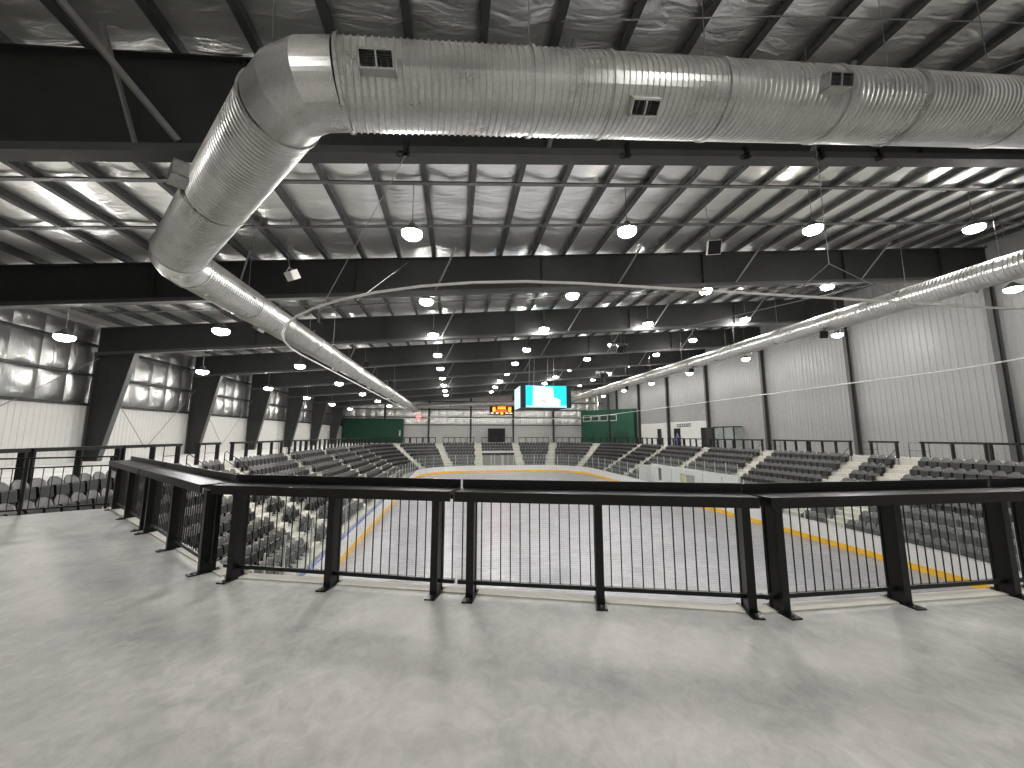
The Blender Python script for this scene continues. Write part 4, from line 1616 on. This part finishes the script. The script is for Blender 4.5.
# centre-hung scoreboard
cs = thing('centre_scoreboard', 'hanging video scoreboard with bright cyan screen over centre ice', 'scoreboard', (8.2, 36.2, 4.0))
SX0, SX1, SY0, SY1, SZ0, SZ1 = 5.95, 10.6, 34.5, 38.6, 3.98, 6.02
wpart('cabinet', MB().box(SX0 + 0.06, SX1 - 0.06, SY0 + 0.06, SY1 - 0.06, SZ0 + 0.03, SZ1 - 0.03), 'speaker_black', cs)
for (px_, py_) in ((SX0 + 0.16, SY0 + 0.16), (SX1 - 0.16, SY0 + 0.16), (SX0 + 0.16, SY1 - 0.16), (SX1 - 0.16, SY1 - 0.16)):
    wpart('corner_post', MB().box(px_ - 0.2, px_ + 0.2, py_ - 0.2, py_ + 0.2, SZ0, SZ1), 'speaker_black', cs)
scr = wpart('front_screen', MB().box(SX0 + 0.42, SX1 - 0.42, SY0 - 0.06, SY0 + 0.05, SZ0 + 0.02, SZ1 - 0.02), 'screen_cyan', cs)
u0, u1 = SX0 + 0.42, SX1 - 0.42
uw = u1 - u0


def sp_(u, v):
    return (u0 + uw * u, SY0 - 0.066, SZ0 + 0.02 + (SZ1 - SZ0 - 0.04) * v)


def spatch(name, pts, mat, dy=0.0):
    o = wpart(name, MB().add([(p[0], p[1] - dy, p[2]) for p in (sp_(*q) for q in pts)], [tuple(range(len(pts)))]), mat, None)
    o.parent = scr
    o.matrix_parent_inverse = parent_matrix(scr).inverted()


spatch('white_shape', [(0.17, 0.10), (0.84, 0.10), (0.84, 0.36), (0.68, 0.46), (0.66, 0.93), (0.18, 0.98)], 'screen_white')
spatch('lower_strip', [(0.0, 0.0), (1.0, 0.0), (1.0, 0.09), (0.0, 0.09)], 'screen_pale')
am = []
for k in range(9):
    a = pi * (0.05 + 0.9 * k / 8)
    am.append((0.43 - 0.075 * cos(a), 0.16 + 0.24 * sin(a)))
for k in reversed(range(9)):
    a = pi * (0.05 + 0.9 * k / 8)
    am.append((0.43 - 0.03 * cos(a), 0.16 + 0.10 * sin(a)))
spatch('red_arch', am, 'screen_red', 0.004)
spatch('red_dot', [(0.41, 0.76), (0.45, 0.76), (0.45, 0.84), (0.41, 0.84)], 'screen_red', 0.004)
wpart('side_screen', MB().box(SX0 - 0.05, SX0 + 0.05, SY0 + 0.5, SY1 - 0.4, SZ0 + 0.02, SZ1 - 0.02), 'screen_pale', cs)
wpart('side_screen', MB().box(SX1 - 0.05, SX1 + 0.05, SY0 + 0.5, SY1 - 0.4, SZ0 + 0.02, SZ1 - 0.02), 'screen_pale', cs)
for (x_, y_) in ((7.3, 35.4), (9.2, 35.4), (7.3, 37.8), (9.2, 37.8)):
    wpart('hanging_cable', MB().tube([(x_, y_, SZ1 - 0.03), (x_ + 0.1, y_, ztop(x_) + 0.1)], 0.02, 6), 'cable_steel', cs)

# ------------------------------------------------------------------ hanging speakers and floodlight
def speaker_box(parent, loc, rz, tilt, w, d, h, mat_body, mat_front):
    M = Matrix.Translation(loc) @ Matrix.Rotation(rz, 4, 'Z') @ Matrix.Rotation(tilt, 4, 'X')
    m = MB().hexa([(-w / 2, 0, -h / 2), (w / 2, 0, -h / 2), (w * 0.35, d, -h / 2), (-w * 0.35, d, -h / 2), (-w / 2, 0, h / 2), (w / 2, 0, h / 2), (w * 0.35, d, h / 2), (-w * 0.35, d, h / 2)])
    m.v = [tuple(M @ Vector(v)) for v in m.v]
    b = wpart('cabinet', m, mat_body, parent)
    f = MB().box(-w * 0.46, w * 0.46, -0.02, 0.0, -h * 0.46, h * 0.46)
    f.v = [tuple(M @ Vector(v)) for v in f.v]
    wpart('front_grille', f, mat_front, parent)


sp1 = thing('hanging_speaker', 'white wedge-shaped speaker hanging on a wire left of the duct bend', 'speaker', (-5.45, 13.0, 6.65))
speaker_box(sp1, (-5.45, 13.0, 6.65), radians(-35), radians(35), 0.34, 0.3, 0.3, 'speaker_white', 'speaker_white')
wpart('bracket', MB().tube([(-5.6, 13.05, 6.75), (-5.5, 13.05, 6.98), (-5.3, 13.1, 6.85)], 0.02, 6), 'cable_steel', sp1)
wpart('hanging_cable', MB().tube([(-5.48, 13.05, 6.95), (-5.6, 13.05, 7.6), (-5.5, 13.05, ztop(-5.5) + 0.1)], 0.01, 5), 'cable_steel', sp1)
sp2 = thing('hanging_speaker', 'black fronted white speaker hanging right of the middle lamps', 'speaker', (9.9, 13.0, 8.75))
speaker_box(sp2, (9.95, 13.0, 8.8), radians(-18), radians(25), 0.5, 0.4, 0.55, 'speaker_white', 'speaker_black')
wpart('bracket', MB().bar((9.6, 13.1, 9.12), (10.3, 13.1, 9.12), 0.05, 0.04), 'cable_steel', sp2)
wpart('hanging_cable', MB().tube([(9.9, 13.1, 9.12), (9.75, 13.1, ztop(9.75) + 0.1)], 0.012, 5), 'cable_steel', sp2)
for i, (x_, y_, z_, lab) in enumerate(((13.5, 30.0, 8.6, 'cluster of grey speakers under a frame hanging above the right of the ice, nearer one'), (17.7, 44.6, 8.7, 'cluster of grey speakers under a frame hanging beyond the nearer cluster'))):
    c = thing('speaker_cluster', lab, 'speakers', (x_, y_, z_), group='speaker clusters')
    wpart('frame', MB().bar((x_ - 0.75, y_, z_ + 0.45), (x_ + 0.75, y_, z_ + 0.45), 0.08, 0.1), 'aluminium', c)
    speaker_box(c, (x_ - 0.55, y_ - 0.1, z_), radians(-40), radians(35), 0.5, 0.4, 0.6, 'speaker_white', 'seat_back')
    speaker_box(c, (x_, y_ - 0.2, z_ - 0.05), 0, radians(35), 0.5, 0.4, 0.6, 'seat_back', 'speaker_black')
    speaker_box(c, (x_ + 0.6, y_ - 0.1, z_), radians(40), radians(35), 0.5, 0.4, 0.6, 'seat_back', 'speaker_black')
    for dx in (-0.6, -0.45, 0.2, 0.5):
        wpart('hanging_cable', MB().tube([(x_ + dx, y_, z_ + 0.48), (x_ + dx * 0.8, y_, ztop(x_) + 0.1)], 0.012, 5), 'cable_steel', c)

# small black speakers clamped along the ducts
for i, (x_, y_, z_, lab) in enumerate(((-6.7, 19.6, 6.75, 'nearest small black speaker on the left duct'), (-6.7, 30.0, 6.8, 'second small black speaker on the left duct'), (-6.7, 41.0, 6.85, 'third small black speaker on the left duct'),
                                       (20.6, 18.5, 7.12, 'nearest small black speaker under the right duct'), (20.6, 31.0, 7.12, 'second small black speaker under the right duct'), (20.6, 44, 7.12, 'third small black speaker under the right duct'))):
    s_ = thing('duct_speaker', lab, 'speaker', (x_, y_, z_), group='small black speakers on the ducts')
    speaker_box(s_, (x_, y_, z_), radians(30 if x_ < 0 else -30), radians(25), 0.38, 0.3, 0.38, 'speaker_black', 'speaker_black')
    wpart('bracket', MB().tube([(x_ - 0.02, y_ + 0.1, z_ + 0.1), (x_, y_ + 0.1, z_ + 0.35)], 0.015, 5), 'cable_steel', s_)

# black beam clamps with rings on the first beam
for i, x_ in enumerate((-1.15, 3.9, 7.05, 9.2, 11.0, 16.3)):
    y_ = FRAMES[0] - 0.17
    z_ = zbot1(x_)
    c = thing('beam_clamp', 'black clamp with ring on the nearest roof beam, %s from the left' % ORD[i], 'clamp', (x_, y_, z_), group='beam clamps')
    wpart('clamp_body', MB().box(x_ - 0.05, x_ + 0.05, y_ - 0.06, y_ + 0.03, z_ - 0.06, z_ + 0.22).box(x_ - 0.09, x_ + 0.09, y_ - 0.05, y_ + 0.05, z_ - 0.06, z_ - 0.02), 'black_steel', c)
    rg_ = []
    for q in range(13):
        a = 2 * pi * q / 12
        rg_.append((x_ - 0.12 + 0.07 * cos(a), y_ - 0.03, z_ - 0.08 + 0.07 * sin(a)))
    wpart('ring', MB().tube(rg_, 0.014, 6, False), 'black_steel', c)

# conduit under the roof near the top of the view
cd = link('conduit', MB().tube([(1.95, 6.42, 9.62), (6.5, 6.0, 10.05), (12.5, 5.55, 10.4), (20, 5.0, 11.0)], 0.014, 8).mesh('conduit', 'cable_steel', True))
tag(cd, 'thin pale conduit running under the roof above the main duct', 'pipe')
for i, (a, b, lab) in enumerate((((-4.0, 7.9, 8.6), (-2.9, 5.6, 9.5), 'thin slanting rod above the duct bend at upper left'), ((9.3, 7.4, 9.0), (14.5, 5.6, 10.7), 'thin slanting rod above the duct at upper right'),
                                 ((12, 17.3, 10.8), (-1, 8.8, 8.1), 'long thin rod brace crossing under the roof behind the first beam'), ((17.0, 25.8, 9.5), (25, 17.5, 10.4), 'long thin rod brace near the right duct'))):
    if i == 2:
        continue
    o = link('brace_rod', MB().tube([a, b], 0.014, 6).mesh('brace_rod', 'cable_steel'))
    tag(o, lab, 'rod')

# ------------------------------------------------------------------ person in the doorway (far right)
def person(loc, rz):
    t = thing('person', 'person in blue standing in the dark doorway by the right wall', 'person', loc, rz)
    V = [(0, 0, 0.95), (0, 0, 1.15), (0, 0, 1.38), (0, 0, 1.50), (0, 0.0, 1.56),
         (0.10, 0, 0.90), (0.11, -0.02, 0.50), (0.11, 0.02, 0.09), (0.12, -0.13, 0.04),
         (-0.10, 0, 0.90), (-0.11, -0.01, 0.50), (-0.11, 0.02, 0.09), (-0.12, -0.13, 0.04),
         (0.19, 0, 1.42), (0.24, 0.02, 1.15), (0.23, -0.08, 0.92),
         (-0.19, 0, 1.42), (-0.24, 0.02, 1.15), (-0.23, -0.08, 0.92)]
    E_ = [(0, 1), (1, 2), (2, 3), (3, 4), (0, 5), (5, 6), (6, 7), (7, 8), (0, 9), (9, 10), (10, 11), (11, 12), (2, 13), (13, 14), (14, 15), (2, 16), (16, 17), (17, 18)]
    rad = [(0.15, 0.11), (0.15, 0.11), (0.17, 0.11), (0.06, 0.06), (0.05, 0.05), (0.09, 0.09), (0.065, 0.065), (0.045, 0.045), (0.04, 0.035),
           (0.09, 0.09), (0.065, 0.065), (0.045, 0.045), (0.04, 0.035), (0.065, 0.065), (0.05, 0.05), (0.038, 0.038), (0.065, 0.065), (0.05, 0.05), (0.038, 0.038)]
    me_ = bpy.data.meshes.new('body')
    me_.from_pydata(V, E_, [])
    o = link('body', me_, t)
    o.modifiers.new('skin', 'SKIN')
    for i_, sv in enumerate(me_.skin_vertices[0].data):
        sv.radius = rad[i_]
        sv.use_root = (i_ == 0)
    o.modifiers.new('sub', 'SUBSURF').levels = 1
    o.modifiers['sub'].render_levels = 1
    me_.materials.append(MATS['blue_cloth'])
    hd = MB().lathe([(0.03, 1.50), (0.055, 1.52), (0.075, 1.58), (0.082, 1.64), (0.078, 1.70), (0.055, 1.755), (0.015, 1.775)], 14)
    hd.tube([(0, -0.08, 1.645), (0, -0.1, 1.625)], 0.012, 6)
    link('head', hd.mesh('head', 'skin', True), t)
    hr = MB().lathe([(0.086, 1.66), (0.086, 1.70), (0.062, 1.765), (0.015, 1.79)], 14)
    link('hair', hr.mesh('hair', 'hair', True), t, (0, 0.012, 0))
    for s_ in (-1, 1):
        hm = MB()
        hm.tube([(s_ * 0.23, -0.09, 0.90), (s_ * 0.23, -0.10, 0.82)], [0.035, 0.03], 8)
        for f in range(4):
            hm.tube([(s_ * 0.23, -0.125 + 0.018 * f, 0.83), (s_ * 0.228, -0.13 + 0.018 * f, 0.78), (s_ * 0.222, -0.12 + 0.018 * f, 0.745 + 0.006 * abs(f - 1.5))], 0.008, 6)
        hm.tube([(s_ * 0.215, -0.12, 0.87), (s_ * 0.205, -0.14, 0.82)], 0.009, 6)
        link('hand', hm.mesh('hand', 'skin', True), t)


person((XR - 0.55, 50.0, 0), radians(-60))
